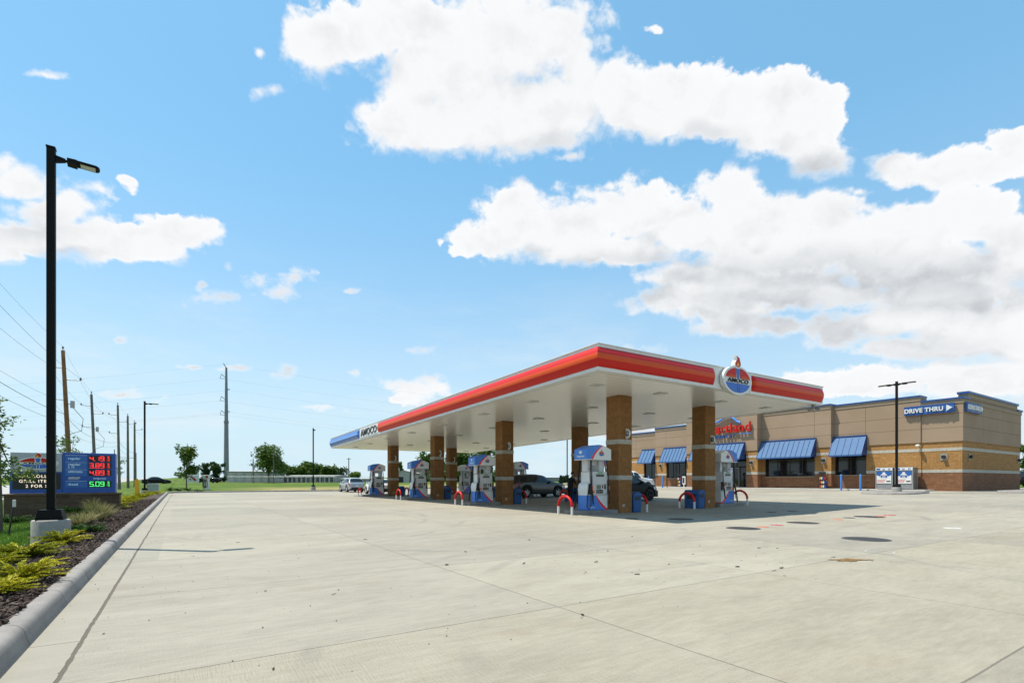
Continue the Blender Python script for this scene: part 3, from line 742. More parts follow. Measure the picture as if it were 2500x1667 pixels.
for k, nm in (('back', 'backing'), ('red', 'red_field'), ('orange', 'flame'), ('blue', 'blue_field'), ('black', 'lettering'), ('yellow', 'flame_core'), ('glow', 'red_field_glow')):
    for q in (R[k].pieces(0, .05) if k == 'glow' else [R[k]]): q.build(nm, EMB[k], es)
# pump number flags on the columns
M_NAVY = mat('flag_navy', (.008, .02, .085), .4, var=.05)
def flag(x, y, z, num, label):
    o = thing('pump_number_flag', label, 'sign', (x, y, z), 0, 'pump number flags on the canopy columns')
    mb = MB()   # half-oval blade standing out from the column face
    prof = [(0, -.21)]+[(.20*math.cos(t), .21*math.sin(t)) for t in np.linspace(-PI/2*.93, PI/2*.93, 11)]+[(0, .21)]
    mb.prism([(-p[0], p[1]) for p in prof][::-1], 'x', -.035, .035)
    mb.xform(lambda v: (v[0], v[1], v[2])); mb.build('flag_blade', WHITE, o)
    for s in (-1, 1):
        nb = MB(); nb.box(s*.036, s*.040, -.165, -.02, -.095, .095); pb = nb.build('number_plate', M_NAVY, o)
        if num:
            tb = MB(); tb.text(num, .16, Matrix(((0, 0, s, s*.042), (s, 0, 0, -.095), (0, 1, 0, -.055), (0, 0, 0, 1))), 0, .002, .006); tb.build('numeral', WHITE, pb)
for ci in (0, 1):
    for k, y in enumerate(ROWS):
        num = {(0, 0): '9', (1, 0): '1', (0, 1): '7'}.get((ci, k))
        row = ('front', 'rear')[ci]; nth = ('nearest', 'second nearest', 'third nearest', 'farthest')[k]
        lab = 'white half-oval flag with navy plate on the %s column of the %s canopy row' % (nth, row)
        flag(COLX[ci][0]+.40, y-.36, 3.13, num, lab)
# ------------------------------------------------------------------ fuel dispensers
PB = (.045, .20, .62)
# local frame: x along the island (blue end at -x), y across, z from island top
def crown_mat():
    m, nt, b = new_mat('crown_wrap'); x, y, z = nt.xyz(objc(nt))
    zz = nt.m('SUBTRACT', z, 1.92)                        # height in the crown
    edge = nt.m('ADD', -.42, nt.m('ADD', nt.m('MULTIPLY', zz, .45), nt.m('MULTIPLY', nt.m('MULTIPLY', zz, zz), 1.05)))
    t = nt.m('SUBTRACT', x, edge)
    c = nt.mix(nt.m('GREATER_THAN', t, 0.), c4(PB), (.75, .014, .012, 1))
    c = nt.mix(nt.m('GREATER_THAN', t, nt.m('ADD', .115, nt.m('MULTIPLY', zz, -.08))), c, (.70, .70, .68, 1))
    nt.put(b.inputs['Base Color'], c); b.inputs['Roughness'].default_value = .35
    return m
def base_mat():
    m, nt, b = new_mat('cabinet_wrap'); x, y, z = nt.xyz(objc(nt))
    q = nt.m('SUBTRACT', nt.m('ADD', x, .16), nt.m('MULTIPLY', nt.m('SUBTRACT', 1., nt.m('POWER', nt.m('MAXIMUM', nt.m('DIVIDE', z, .62), 0.), .55)), .62))
    t = q
    c = nt.mix(nt.m('GREATER_THAN', t, 0.), c4(PB), (.75, .014, .012, 1))
    c = nt.mix(nt.m('GREATER_THAN', t, nt.m('ADD', .035, nt.m('MULTIPLY', nt.m('SUBTRACT', .62, z), .26))), c, (.66, .66, .64, 1))
    nt.put(b.inputs['Base Color'], c); b.inputs['Roughness'].default_value = .38
    return m
M_CW, M_BW = crown_mat(), base_mat()
GREENL = mat('green_label', (.03, .30, .06), .4, var=.05)
SCREEN = mat('pump_screen', (.16, .15, .11), .15, var=.1)
LCD = mat('pump_display', (.05, .055, .045), .15, var=.1)
NOZ = mat('orange_nozzle_guard', (.75, .14, .02), .4)
def disp_parts(root):
    W = .50
    mb = MB(); mb.box(-W, W, -.29, .29, 0, .56, 0, .015); mb.build('base_cabinet', M_BW, root)
    mb = MB(); mb.box(-.36, .47, -.30, .30, .56, 1.47, 0, .03); body = mb.build('pump_body', WHITE, root)
    mb = MB()                                           # rounded nozzle housing on both ends
    prof = [(-.50, .56), (-.36, .56), (-.36, 1.02), (-.43, 1.03), (-.49, .96), (-.52, .80)]
    mb.prism([(p[0], p[1]) for p in prof][::-1], 'y', -.27, .27, 0, False); mb.build('nozzle_housing', WHITE, root)
    mb = MB(); mb.prism([(.47, .56), (.52, .56), (.55, .80), (.52, .96), (.47, 1.02)], 'y', -.27, .27); mb.build('nozzle_housing', WHITE, root)
    for x0, x1 in ((-.42, -.16), (.18, .43)):
        mb = MB(); mb.box(x0, x1, -.17, .17, 1.471, 1.92, 0, .02); mb.build('pillar', LGREY, root)
    mb = MB(); mb.box(-.16, .18, -.05, .05, 1.72, 1.92); mb.build('header_box', LGREY, root)
    # arched crown
    n = 16; top = [(-.62+1.24*i/n, 2.32+.17*math.sin(PI*i/n)**1.1) for i in range(n+1)]
    mb = MB(); mb.prism([(-.62, 1.92), (.62, 1.92)]+top[::-1], 'y', -.36, .36, 0)
    cr = mb.build('crown', M_CW, root)
    mb = MB(); mb.box(-.63, .63, -.37, .37, 1.905, 1.935); mb.build('crown_trim', LGREY, cr)
    for s in (-1, 1):
        R = emblem(.155, .10, .004, Matrix(((-1, 0, 0, .10), (0, 0, 1, .362), (0, 1, 0, 2.15), (0, 0, 0, 1))) if s > 0 else Matrix(((1, 0, 0, .12), (0, 0, -1, -.362), (0, 1, 0, 2.15), (0, 0, 0, 1))))
        j = MB(); order = ['back', 'red', 'orange', 'blue', 'black', 'yellow', 'glow']
        for i, k in enumerate(order):
            o = len(j.v); j.v += R[k].v; j.f += [tuple(q+o for q in f) for f in R[k].f]; j.mi += [i]*len(R[k].f); j.sm += R[k].sm
        j.build('emblem', [EMB[k] for k in order], cr)
    tb = MB(); MX = Matrix(((0, 0, -1, -.622), (-1, 0, 0, 0), (0, 1, 0, 2.02), (0, 0, 0, 1)))
    tb.text('Invigorate', .105, MX, 0, .002, .003); tb.prism([(p[0], p[1]+.0) for p in ellipse(.09, .06, 0, 2*PI, 14)[:-1]], 'z', 0, .001)
    o = len(tb.v)-28
    for i in range(o, len(tb.v)): v = tb.v[i]; tb.v[i] = (-.6225-v[2], -v[0], 2.20+v[1])
    tb.build('end_lettering', WHITE, cr)
    for s in (-1, 1):
        def fy(a): return s*(.30+a)
        mb = MB(); mb.box(-.30, .42, fy(0), fy(.035), 1.0, 1.45, 0); mb.box(-.30, .42, fy(0), fy(.05), .62, .99, 0); mb.build('control_panel', LGREY, root)
        mb = MB(); mb.box(-.13, .27, fy(.036), fy(.042), 1.27, 1.37); mb.build('display', LCD, root)
        mb = MB(); mb.box(-.06, .20, fy(.036), fy(.042), 1.40, 1.447); mb.build('green_label', GREENL, root)
        mb = MB(); mb.box(-.12, .10, fy(.051), fy(.058), .80, .96); mb.build('payment_screen', SCREEN, root)
        mb = MB(); mb.box(.16, .21, fy(.051), fy(.058), .83, .96); mb.box(.27, .35, fy(.051), fy(.062), .80, .98); mb.build('card_reader', BLACK, root)
        mb = MB()
        for r_ in range(2):
            for q in range(4): mb.box(-.14+q*.09, -.065+q*.09, fy(.051), fy(.060), .64+r_*.075, .70+r_*.075)
        mb.build('grade_buttons', BLACK, root)
        for xa_, xb_ in ((-.47, -.31), (.425, .53)):
            mb = MB(); mb.box(xa_, xb_, fy(-.02), fy(.012), .60, 1.0, 0, .01); mb.build('nozzle_recess', BLACK, root)
        mb = MB(); mb.box(-.33, -.21, fy(-.12), fy(-.118) , 1.55, 1.62); mb.box(-.34, -.20, fy(.0505), fy(.053), .66, .74); mb.build('warning_sticker', NOZ, root)
        mb = MB(); mb.box(-.345, -.20, fy(.001), fy(.004), 1.02, 1.30); mb.build('side_advert', SIGNBLUE, root)
        hb = MB(); hb.tube([(-.40, fy(.02), 1.90), (-.45, fy(.05), 1.3), (-.44, fy(.10), .7), (-.50, fy(.16), .22), (-.56, fy(.12), .04), (-.60, fy(.05), .12), (-.56, fy(.02), .5), (-.46, fy(.02), .85)], .020, 6); hb.build('hose', RUBBER, root)
        for xh, xo in ((-.385, -1), (.465, 1)):
            nb = MB(); nb.tube([(xh, fy(.05), .94), (xh, fy(.10), .90), (xh, fy(.11), .74)], .026, 6, 0); nz = nb.build('nozzle', BLACK, root)
            gb = MB(); gb.tube([(xh, fy(.115), .92), (xh, fy(.14), .84), (xh, fy(.115), .76)], .018, 6); gb.build('nozzle_guard', NOZ, nz)
            pts = []
            P0, P1, P2, P3 = Vector((xh-.04*xo, fy(.02), 1.90)), Vector((xh+.10*xo, fy(.10), .60)), Vector((xh-.06*xo, fy(.22), -.45)), Vector((xh, fy(.12), .73))
            for i in range(15):
                t = i/14; pts.append(P0*(1-t)**3+P1*3*t*(1-t)**2+P2*3*t*t*(1-t)+P3*t**3)
            hb = MB(); hb.tube(pts, .021, 6); hb.build('hose', RUBBER, root)
    tb = MB()
    for s in (-1, 1):
        MX = Matrix(((-s, 0, 0, -.30), (0, 0, s, s*.292), (0, 1, 0, .09), (0, 0, 0, 1)))
        tb.text('Invigorate', .075, MX, 0, .001, .002)
    tb.build('base_lettering', WHITE, root)
def dlabel(ci, k):
    nth = ('nearest', 'second nearest', 'third nearest', 'farthest')[k]
    return 'white and blue fuel dispenser beside the %s column of the %s row' % (nth, ('front', 'rear')[ci])
GD = 'fuel dispensers on the islands under the canopy'
base_disp = None
def island_things(ci, k, y):
    """everything on one pump island; front row looks out to -x, rear row to +x"""
    global base_disp, base_isl, base_hoop, base_bin
    s = -1 if ci == 0 else 1; xm = 17.5
    X = lambda d: xm+s*d                                 # d = distance from canopy centre line
    rz = 0. if ci == 0 else PI
    nth = ('nearest', 'second nearest', 'third nearest', 'farthest')[k]; row = ('front', 'rear')[ci]
    zi = Lz(X(4.2))
    where = 'of the %s island in the %s row' % (nth, row)
    # island slab
    il = 'low grey concrete pump island under the %s dispenser of the %s row' % (nth, row)
    if k == 0 and ci == 0:
        mb = MB(); mb.box(-.95, .95, -.50, .50, -.06, .15, 0, .03); base_isl = mb.build('pump_island', M_KERB, None, (X(4.15), y, zi))
        tag(base_isl, il, 'pump island', 'pump islands under the canopy')
    else:
        o = base_isl.copy(); col.objects.link(o); o.location = (X(4.15), y, zi); o['label'] = il
    if base_disp is None:
        base_disp = thing('fuel_dispenser', dlabel(ci, k), 'fuel dispenser', (X(4.08), y, zi+.15), rz, GD); disp_parts(base_disp)
    else: dup(base_disp, (X(4.08), y, zi+.15), rz, dlabel(ci, k))
    # hoop guards: outer one in front of the pump, inner one behind the bin
    for (d_, nm) in ((5.45, 'outer'), (1.5, 'inner')):
        lab = 'hoop guard at the %s end of the %s %s-row island' % (nm, nth, row)
        z = Lz(X(d_))
        if base_hoop is None:
            base_hoop = thing('hoop_guard', lab, 'hoop guard', (X(d_), y, z), 0, 'red and white hoop guards at the island ends')
            for q in (-1, 1):
                mb = MB(); mb.cyl((0, q*.40, -.05), (0, q*.40, .31), .045, None, 12); mb.build('leg', WHITE, base_hoop)
            mb = MB(); pts = [(0, .40*math.cos(t), .31+.40*math.sin(t)*.95) for t in np.linspace(0, PI, 17)]
            mb.tube(pts, .052, 10); mb.build('red_sleeve', RED, base_hoop)
        else: dup(base_hoop, (X(d_), y, z), 0, lab)
    # bin
    lab = 'dark blue waste bin against the column %s' % where
    xb = X(2.03); zb = Lz(xb)
    if base_bin is None:
        base_bin = thing('waste_bin', lab, 'bin', (xb, y, zb), 0, 'blue waste bins beside the columns')
        mb = MB(); n0 = len(mb.v); mb.box(-.23, .23, -.40, .40, 0, .66, 0, .03)
        mb.xform(lambda v: (v[0]*(1-.08*(1-v[2]/.66)), v[1]*(1-.06*(1-v[2]/.66)), v[2])); mb.build('bin_body', mat('bin_blue', (.010, .075, .24), .5, var=.08), base_bin)
        mb = MB(); mb.prism([(-.24, .66), (.24, .66), (.22, .72), (.10, .82), (-.10, .82), (-.22, .72)], 'y', -.41, .41); lid = mb.build('bin_lid', mat('bin_blue'  , (.010, .075, .24)), base_bin)
        for q in (-1, 1):
            mb = MB(); mb.box(-.13, .13, q*.405, q*.414, .50, .62); mb.box(q*.235, q*.243, -.22, .22, .42, .60); mb.build('bin_opening', BLACK, base_bin)
    else: dup(base_bin, (xb, y, zb), 0, lab)
base_hoop = base_bin = base_isl = None
for k, y in enumerate(ROWS):
    for ci in (0, 1): island_things(ci, k, y)
# ------------------------------------------------------------------ the shop
EIFS = None
def mat_eifs():
    m, nt, b = new_mat('render_panels'); P = pos(nt); x, y, z = nt.xyz(P)
    n = nt.noise(P, .35, 4).outputs[0]; n2 = nt.noise(P, 60, 3).outputs[0]
    c = nt.mix(nt.step(n, .3, .7), (0.290, 0.209, 0.142, 1), (0.325, 0.238, 0.168, 1))
    j = None
    for zz in (5.16, 6.15):
        q = nt.step(nt.m('ABSOLUTE', nt.m('SUBTRACT', z, zz)), .022, .012); j = q if j is None else nt.m('MAXIMUM', j, q)
    N = nt.node('ShaderNodeNewGeometry').outputs['True Normal']; nx = nt.m('ABSOLUTE', nt.xyz(N)[0])
    for yy in (15.72, 19.45, 23.25, 30.0, 33.6, 39.6, 44.6):
        q = nt.m('MULTIPLY', nx, nt.step(nt.m('ABSOLUTE', nt.m('SUBTRACT', y, yy)), .022, .012)); j = nt.m('MAXIMUM', j, q)
    for xx in (51.5, 56.2):
        q = nt.m('MULTIPLY', nt.m('SUBTRACT', 1., nx), nt.step(nt.m('ABSOLUTE', nt.m('SUBTRACT', x, xx)), .022, .012)); j = nt.m('MAXIMUM', j, q)
    c = nt.mix(nt.m('MULTIPLY', j, .65), c, (.07, .05, .035, 1))
    nt.put(b.inputs['Base Color'], c); b.inputs['Roughness'].default_value = .9; b.inputs['Specular IOR Level'].default_value = .2
    bump(nt, b, nt.m('SUBTRACT', n2, nt.m('MULTIPLY', j, 2.)), .25, .01)
    return m
EIFS = mat_eifs()
CAPM = mat('blue_roof_trim', (.020, .075, .24), .4, .2, var=.06)
TRIM = mat('tan_cornice', (0.281, 0.215, 0.148), .85, var=.06)
AWN = mat('awning_blue_metal', (.070, .150, .285), .65, 0., var=.05, spec=.25)
AWND = mat('awning_trim_blue', (.015, .055, .20), .45, .2, var=.06)
shop = thing('convenience_store', 'tan and brown block store with blue metal awnings and flat parapet roof', 'building', (54, 31, .5))
SO = Vector((54, 31, .5))
def sb(mb, name, mats, parent=shop):
    mb.xform(lambda v: (v[0]-SO.x, v[1]-SO.y, v[2]-SO.z)); return mb.build(name, mats, parent)
GZ = .35
# facade blocks: (y0, y1, x plane, roof height, [(open y0, y1, z0, z1)])
BLK = [
 (13.30, 15.72, 47.20, 7.30, []),
 (15.72, 21.90, 47.14, 7.74, [(19.42, 21.85, 1.74, 3.9)]),
 (21.90, 28.10, 46.70, 7.84, [(23.25, 27.85, 1.65, 3.9)]),
 (28.10, 36.20, 45.95, 8.05, [(29.25, 35.2, .40, 3.9)]),
 (36.20, 41.20, 46.70, 7.42, [(36.3, 39.6, 1.55, 3.9)]),
 (41.20, 49.00, 47.14, 7.10, [(41.25, 43.40, 1.50, 3.9)]),
]
low, band, mid, eif, cap, corn = MB(), MB(), MB(), MB(), MB(), MB()
TH = .45
for i, (y0, y1, X, H, ops) in enumerate(BLK):
    tx = 48.2                                            # backs all end on one plane
    segs = []; c = y0
    for o in ops:
        if o[0] > c: segs.append((c, o[0]))
        c = o[1]
    if c < y1: segs.append((c, y1))
    e = .012
    for a, b_ in segs:
        low.box(X, tx, a, b_, GZ, 1.87); band.box(X-e, tx, a-(e if a == 13.30 else 0), b_, 1.87, 2.09)
        mid.box(X, tx, a, b_, 2.09, 3.47); band.box(X-e, tx, a-(e if a == 13.30 else 0), b_, 3.47, 3.69); mid.box(X, tx, a, b_, 3.69, 4.14)
    for (a, b_, z0, z1) in ops:
        if z0 > .6: low.box(X+.10, tx, a, b_, GZ, z0-.06); corn.box(X+.04, X+.5, a, b_, z0-.06, z0)
        mid.box(X+.12, tx, a, b_, z1, 4.14)
    eif.box(X-.06, tx, y0+(.0 if i else -.06), y1, 4.14, H-.42)
    corn.box(X-.10, tx, y0-(.10 if i == 0 else 0), y1, H-.42, H-.12)
    cap.box(X-.17, tx+.1, y0-(.17 if i == 0 else 0.), y1, H-.12, H)
# side wall facing the camera, with its taller parapet
SY = 13.30
low.box(48.2, 61, SY, SY+.4, GZ, 1.87); band.box(48.2, 61.012, SY-.012, SY+.4, 1.87, 2.09); mid.box(48.2, 61, SY, SY+.4, 2.09, 3.47)
band.box(48.2, 61.012, SY-.012, SY+.4, 3.47, 3.69); mid.box(48.2, 61, SY, SY+.4, 3.69, 4.14)
eif.box(48.2, 61.06, SY-.06, SY+.4, 4.14, 6.88); corn.box(48.2, 61.1, SY-.1, SY+.4, 6.88, 7.18)
eif.box(48.0, 59.7, SY-.09, SY+.42, 7.181, 7.58); corn.box(47.95, 59.75, SY-.12, SY+.45, 7.30, 7.60); cap.box(47.85, 59.85, SY-.2, SY+.5, 7.60, 7.76)
cap.box(59.86, 61.17, SY-.17, SY+.5, 7.18, 7.32); cap.box(48.3, 59.84, SY-.14, SY+.3, 7.18, 7.179+.0005)
# back and far walls, roof
low.box(60.6, 61, SY+.4, 49, GZ, 4.14); eif.box(60.6, 61.06, SY+.4, 49, 4.14, 7.1); low.box(48.2, 60.6, 48.6, 49, GZ, 4.14); eif.box(48.2, 60.6, 48.6, 49, 4.14, 6.9)
roof = MB(); roof.box(48.2, 60.6, SY+.4, 48.6, 6.5, 6.6)
wall = sb(low, 'lower_wall', M_BRN); sb(mid, 'upper_block_wall', M_TAN); sb(eif, 'render_wall', EIFS)
for q in range(len(band.v)//8):
    b1 = MB(); b1.add(band.v[q*8:q*8+8], [tuple(i-q*8 for i in f) for f in band.f[q*6:q*6+6]]); sb(b1, 'pale_band', M_BAND)
for q in range(len(corn.v)//8):
    b1 = MB(); b1.add(corn.v[q*8:q*8+8], [tuple(i-q*8 for i in f) for f in corn.f[q*6:q*6+6]]); sb(b1, 'cornice' if corn.v[q*8][2] > 5 else 'window_sill', TRIM)
sb(cap, 'roof_trim', CAPM); sb(roof, 'roof', LGREY)
# windows: dark panes in bronze frames set back in their openings
def window(a, b_, z0, z1, X, n):
    fr = MB(); t = .05; Xf = X+.16
    fr.box(Xf, Xf+.10, a, b_, z1-t, z1); fr.box(Xf, Xf+.10, a, b_, z0, z0+t); fr.box(Xf, Xf+.10, a, a+t, z0+t, z1-t); fr.box(Xf, Xf+.10, b_-t, b_, z0+t, z1-t)
    for k in range(1, n):
        y = a+(b_-a)*k/n; fr.box(Xf+.002, Xf+.098, y-t/2, y+t/2, z0+t, z1-t)
    f = sb(fr, 'window', ALU)
    g_ = MB(); g_.box(Xf+.05, Xf+.06, a+t*.5, b_-t*.5, z0+t*.5, z1-t*.5)
    g_.xform(lambda v: (v[0]-SO.x, v[1]-SO.y, v[2]-SO.z)); g_.build('pane', GLASS, f)
window(19.42, 21.85, 1.74, 3.9, 47.14, 2); window(23.25, 27.85, 1.65, 3.9, 46.70, 4)
window(36.3, 39.6, 1.55, 3.9, 46.70, 4); window(41.25, 43.40, 1.50, 3.9, 47.14, 2)
# entrance: recessed storefront with double doors
window(29.25, 35.2, 2.66, 3.9, 46.5, 4)
for a, b_ in ((29.25, 30.4), (32.9, 35.2)): window(a, b_, .6, 2.6, 46.5, 1 if b_-a < 1.5 else 2)
for a, b_ in ((30.45, 31.6), (31.65, 32.85)):
    fr = MB(); X = 46.66; t = .09
    fr.box(X, X+.08, a, b_, 2.5, 2.6); fr.box(X, X+.08, a, b_, .6, .78); fr.box(X, X+.08, a, a+t, .78, 2.5); fr.box(X, X+.08, b_-t, b_, .78, 2.5)
    dd = sb(fr, 'door', mat('door_frame', (.16, .15, .13), .4, .3))
    g_ = MB(); g_.box(X+.03, X+.04, a+.05, b_-.05, .74, 2.54); g_.xform(lambda v: (v[0]-SO.x, v[1]-SO.y, v[2]-SO.z)); g_.build('pane', GLASS, dd)
    h_ = MB(); yh = b_-.14 if a < 31 else a+.14; h_.tube([(X, yh, 1.3), (X-.06, yh, 1.32), (X-.06, yh, 1.9), (X, yh, 1.92)], .015, 6)
    h_.xform(lambda v: (v[0]-SO.x, v[1]-SO.y, v[2]-SO.z)); h_.build('handle', GREY, dd)
# awnings with standing seams
def awning(y0, y1, X, zt=4.93, zb=3.33, out=.98):
    mb = MB(); a0, a1 = y0-.15, y1+.22
    mb.prism([(X-.07, zt), (X-.16, zt), (X-out, zb+.10), (X-out, zb), (X-out+.05, zb), (X-.13, zt-.14), (X-.07, zt-.14)][::-1], 'y', a0, a1, 0)
    n = max(3, int((a1-a0)/.44))
    aw = sb(mb, 'awning', AWN)
    sm = MB()
    for k in range(n+1):
        y = a0+(a1-a0)*k/n; dx, dz = -out+.16, zb+.10-zt
        L = math.hypot(dx, dz); nx_, nz_ = dz/L, -dx/L
        P = [(X-.16, zt), (X-out, zb+.10)]
        o = .045
        q = [(P[0][0]+nx_*.002, P[0][1]+nz_*.002), (P[1][0]+nx_*.002, P[1][1]+nz_*.002), (P[1][0]+nx_*o, P[1][1]+nz_*o), (P[0][0]+nx_*o, P[0][1]+nz_*o)]
        yy = min(max(y, a0+.012), a1-.012)
        sm.prism(q, 'y', yy-.013, yy+.013)
    sm.box(X-.22, X-.06, a0-.02, a1+.02, zt, zt+.09); sm.box(X-out-.02, X-out+.06, a0-.01, a1+.01, zb-.05, zb)
    for ye in (a0, a1):                                   # end gussets
        sm.prism([(X-.07, zt-.02), (X-.15, zt-.03), (X-out+.03, zb+.09), (X-out+.03, zb+.01), (X-.07, zb+.01)][::-1], 'y', ye-.012 if ye == a0 else ye+.001, ye-.001 if ye == a0 else ye+.012)
    sm.xform(lambda v: (v[0]-SO.x, v[1]-SO.y, v[2]-SO.z)); sm.build('seams', AWND, aw)
awning(19.5, 21.65, 47.14); awning(23.25, 27.86, 46.70); awning(29.5, 35.0, 45.95); awning(36.4, 39.6, 46.70); awning(41.5, 43.3, 47.14)
# wall lamps on pale plates, ceiling camera
def wall_lamp(x, y, z, facing, label):
    o = thing('wall_light', label, 'wall light', (x, y, z), 0 if facing == 'x' else PI/2, 'black box lights on the store wall')
    mb = MB(); mb.box(-.015, .0, -.22, .22, -.25, .25); mb.build('back_plate', mat('plate_grey', (.27, .25, .215), .7), o)
    mb = MB(); mb.box(-.20, -.016, -.11, .11, -.11, .11, 0, .015); mb.build('lamp_box', BLACK, o)
for a in ((47.18, 14.35, 3.02, 'x', 'black box light on the store front beside its near corner'), (46.69, 22.5, 3.02, 'x', 'black box light between the two right-hand window awnings'),
          (45.94, 28.7, 3.0, 'x', 'black box light right of the store entrance'), (46.69, 40.4, 3.0, 'x', 'black box light between the two left-hand store windows'), (48.6, 13.28, 3.02, 'y', 'black box light on the shaded store side near the corner'), (60.4, 13.28, 3.02, 'y', 'black box light at the far end of the shaded store side')): wall_lamp(*a)
o = thing('security_camera', 'white dome camera on the tan block wall under the drive-thru sign', 'camera', (47.2, 15.85, 3.95))
mb = MB(); mb.tube([(-.06, 0, .0), (-.28, 0, .05)], .04, 8); mb.build('bracket', WHITE, o)
mb = MB(); mb.lathe([(.001, .05), (.13, .04), (.15, -.02), (.12, -.10), (.001, -.14)], 14, 0, (-.30, 0, 0)); mb.build('dome', WHITE, o)
# sign: red and blue lettering
hs = thing('store_name_sign', 'red store name letters under a blue cloud outline above the entrance', 'sign', (45.88, 31.25, 6.0))
def FX(dx, dy, dz): return Matrix(((0, 0, -1, dx), (-1, 0, 0, dy), (0, 1, 0, dz), (0, 0, 0, 1)))
mb = MB(); mb.text('Heartland', 1.30, FX(-.16, .12, .06), 0, .07, .012, 0, .99, 1.07); mb.build('red_lettering', RED, hs)
mb = MB(); mb.text('MARKET', .40, FX(-.12, .25, -.46), 0, .05, .008, 0, 1.1, 1.55)
mb.build('blue_lettering', SIGNBLUE, hs)
mb = MB(); mb.box(-.2, -.10, -2.70, -1.35, -.20, -.14); mb.build('blue_underline', BLUELT, hs)
mb = MB(); arc = []
for (cy_, cz_, rr, t0, t1) in ((1.75, .95, .55, 200, 70), (.55, 1.15, .85, 140, 25), (-.55, .95, .42, 95, -10)):
    for t in np.linspace(t0, t1, 10): arc.append((-.14, cy_-rr*math.cos(math.radians(t))*-1, cz_+rr*math.sin(math.radians(t))))
arc = [(a[0], a[1], a[2]) for a in arc]
pts = []
for (y, z) in ((1.9, .80), (1.85, 1.0), (1.55, 1.15), (1.2, 1.15), (.95, 1.2), (.7, 1.32), (.35, 1.5), (.0, 1.56), (-.4, 1.55), (-.75, 1.42), (-1.0, 1.2), (-1.1, 1.05), (-1.35, 1.0), (-1.5, .88)): pts.append((-.14, y, z))
mb.xform(lambda v: v); mb.tube(pts, .10, 8); mb.build('cloud_outline', BLUELT, hs)
# drive-thru signs
def drive(name, label, M, L, H, s):
    o = thing('drive_thru_sign', label, 'sign', M.translation[:], 0, None)
    R_ = M.to_3x3().to_4x4()
    mb = MB(); mb.box(-L/2, L/2, -H/2, H/2, 0, .14, 0, .01); mb.xform(lambda v: tuple(R_ @ Vector(v))); mb.build('sign_box', SIGNBLUE2, o)
    fb_ = MB(); t = .035
    fb_.box(-L/2, L/2, H/2-t, H/2, .141, .165); fb_.box(-L/2, L/2, -H/2, -H/2+t, .141, .165); fb_.box(-L/2, -L/2+t, -H/2+t, H/2-t, .141, .165); fb_.box(L/2-t, L/2, -H/2+t, H/2-t, .141, .165)
    fb_.xform(lambda v: tuple(R_ @ Vector(v))); fb_.build('sign_rim', SIGNBLUE, o)
    mb = MB(); mb.text('DRIVE THRU', s, R_ @ Matrix.Translation((-L*.095, -s*.36, .20)), 0, .05, .012, 0, .93, 1.06)
    for q in mb.pieces(1 if abs(R_[1][0]) > .5 else 0, .10): q.build('lettering', WHITE, o)
    mb = MB(); n0 = 0; mb.prism([(L*.36, -H*.33), (L*.47, 0), (L*.36, H*.33)], 'z', .15, .25); mb.xform(lambda v: tuple(R_ @ Vector(v))); mb.build('arrow', WHITE, o)
SIGNBLUE2 = mat('sign_face_blue', (0.020, 0.101, 0.328), .4, var=.06)
drive('d', 'long blue drive-thru sign with white arrow on the sunlit store front', FX(47.07, 15.2, 6.58), 3.05, .66, .44)
drive('d', 'small blue drive-thru sign with white arrow on the shaded store side', Matrix(((1, 0, 0, 48.9), (0, 0, -1, 13.22), (0, 1, 0, 6.58), (0, 0, 0, 1))), 3.05, .66, .44)
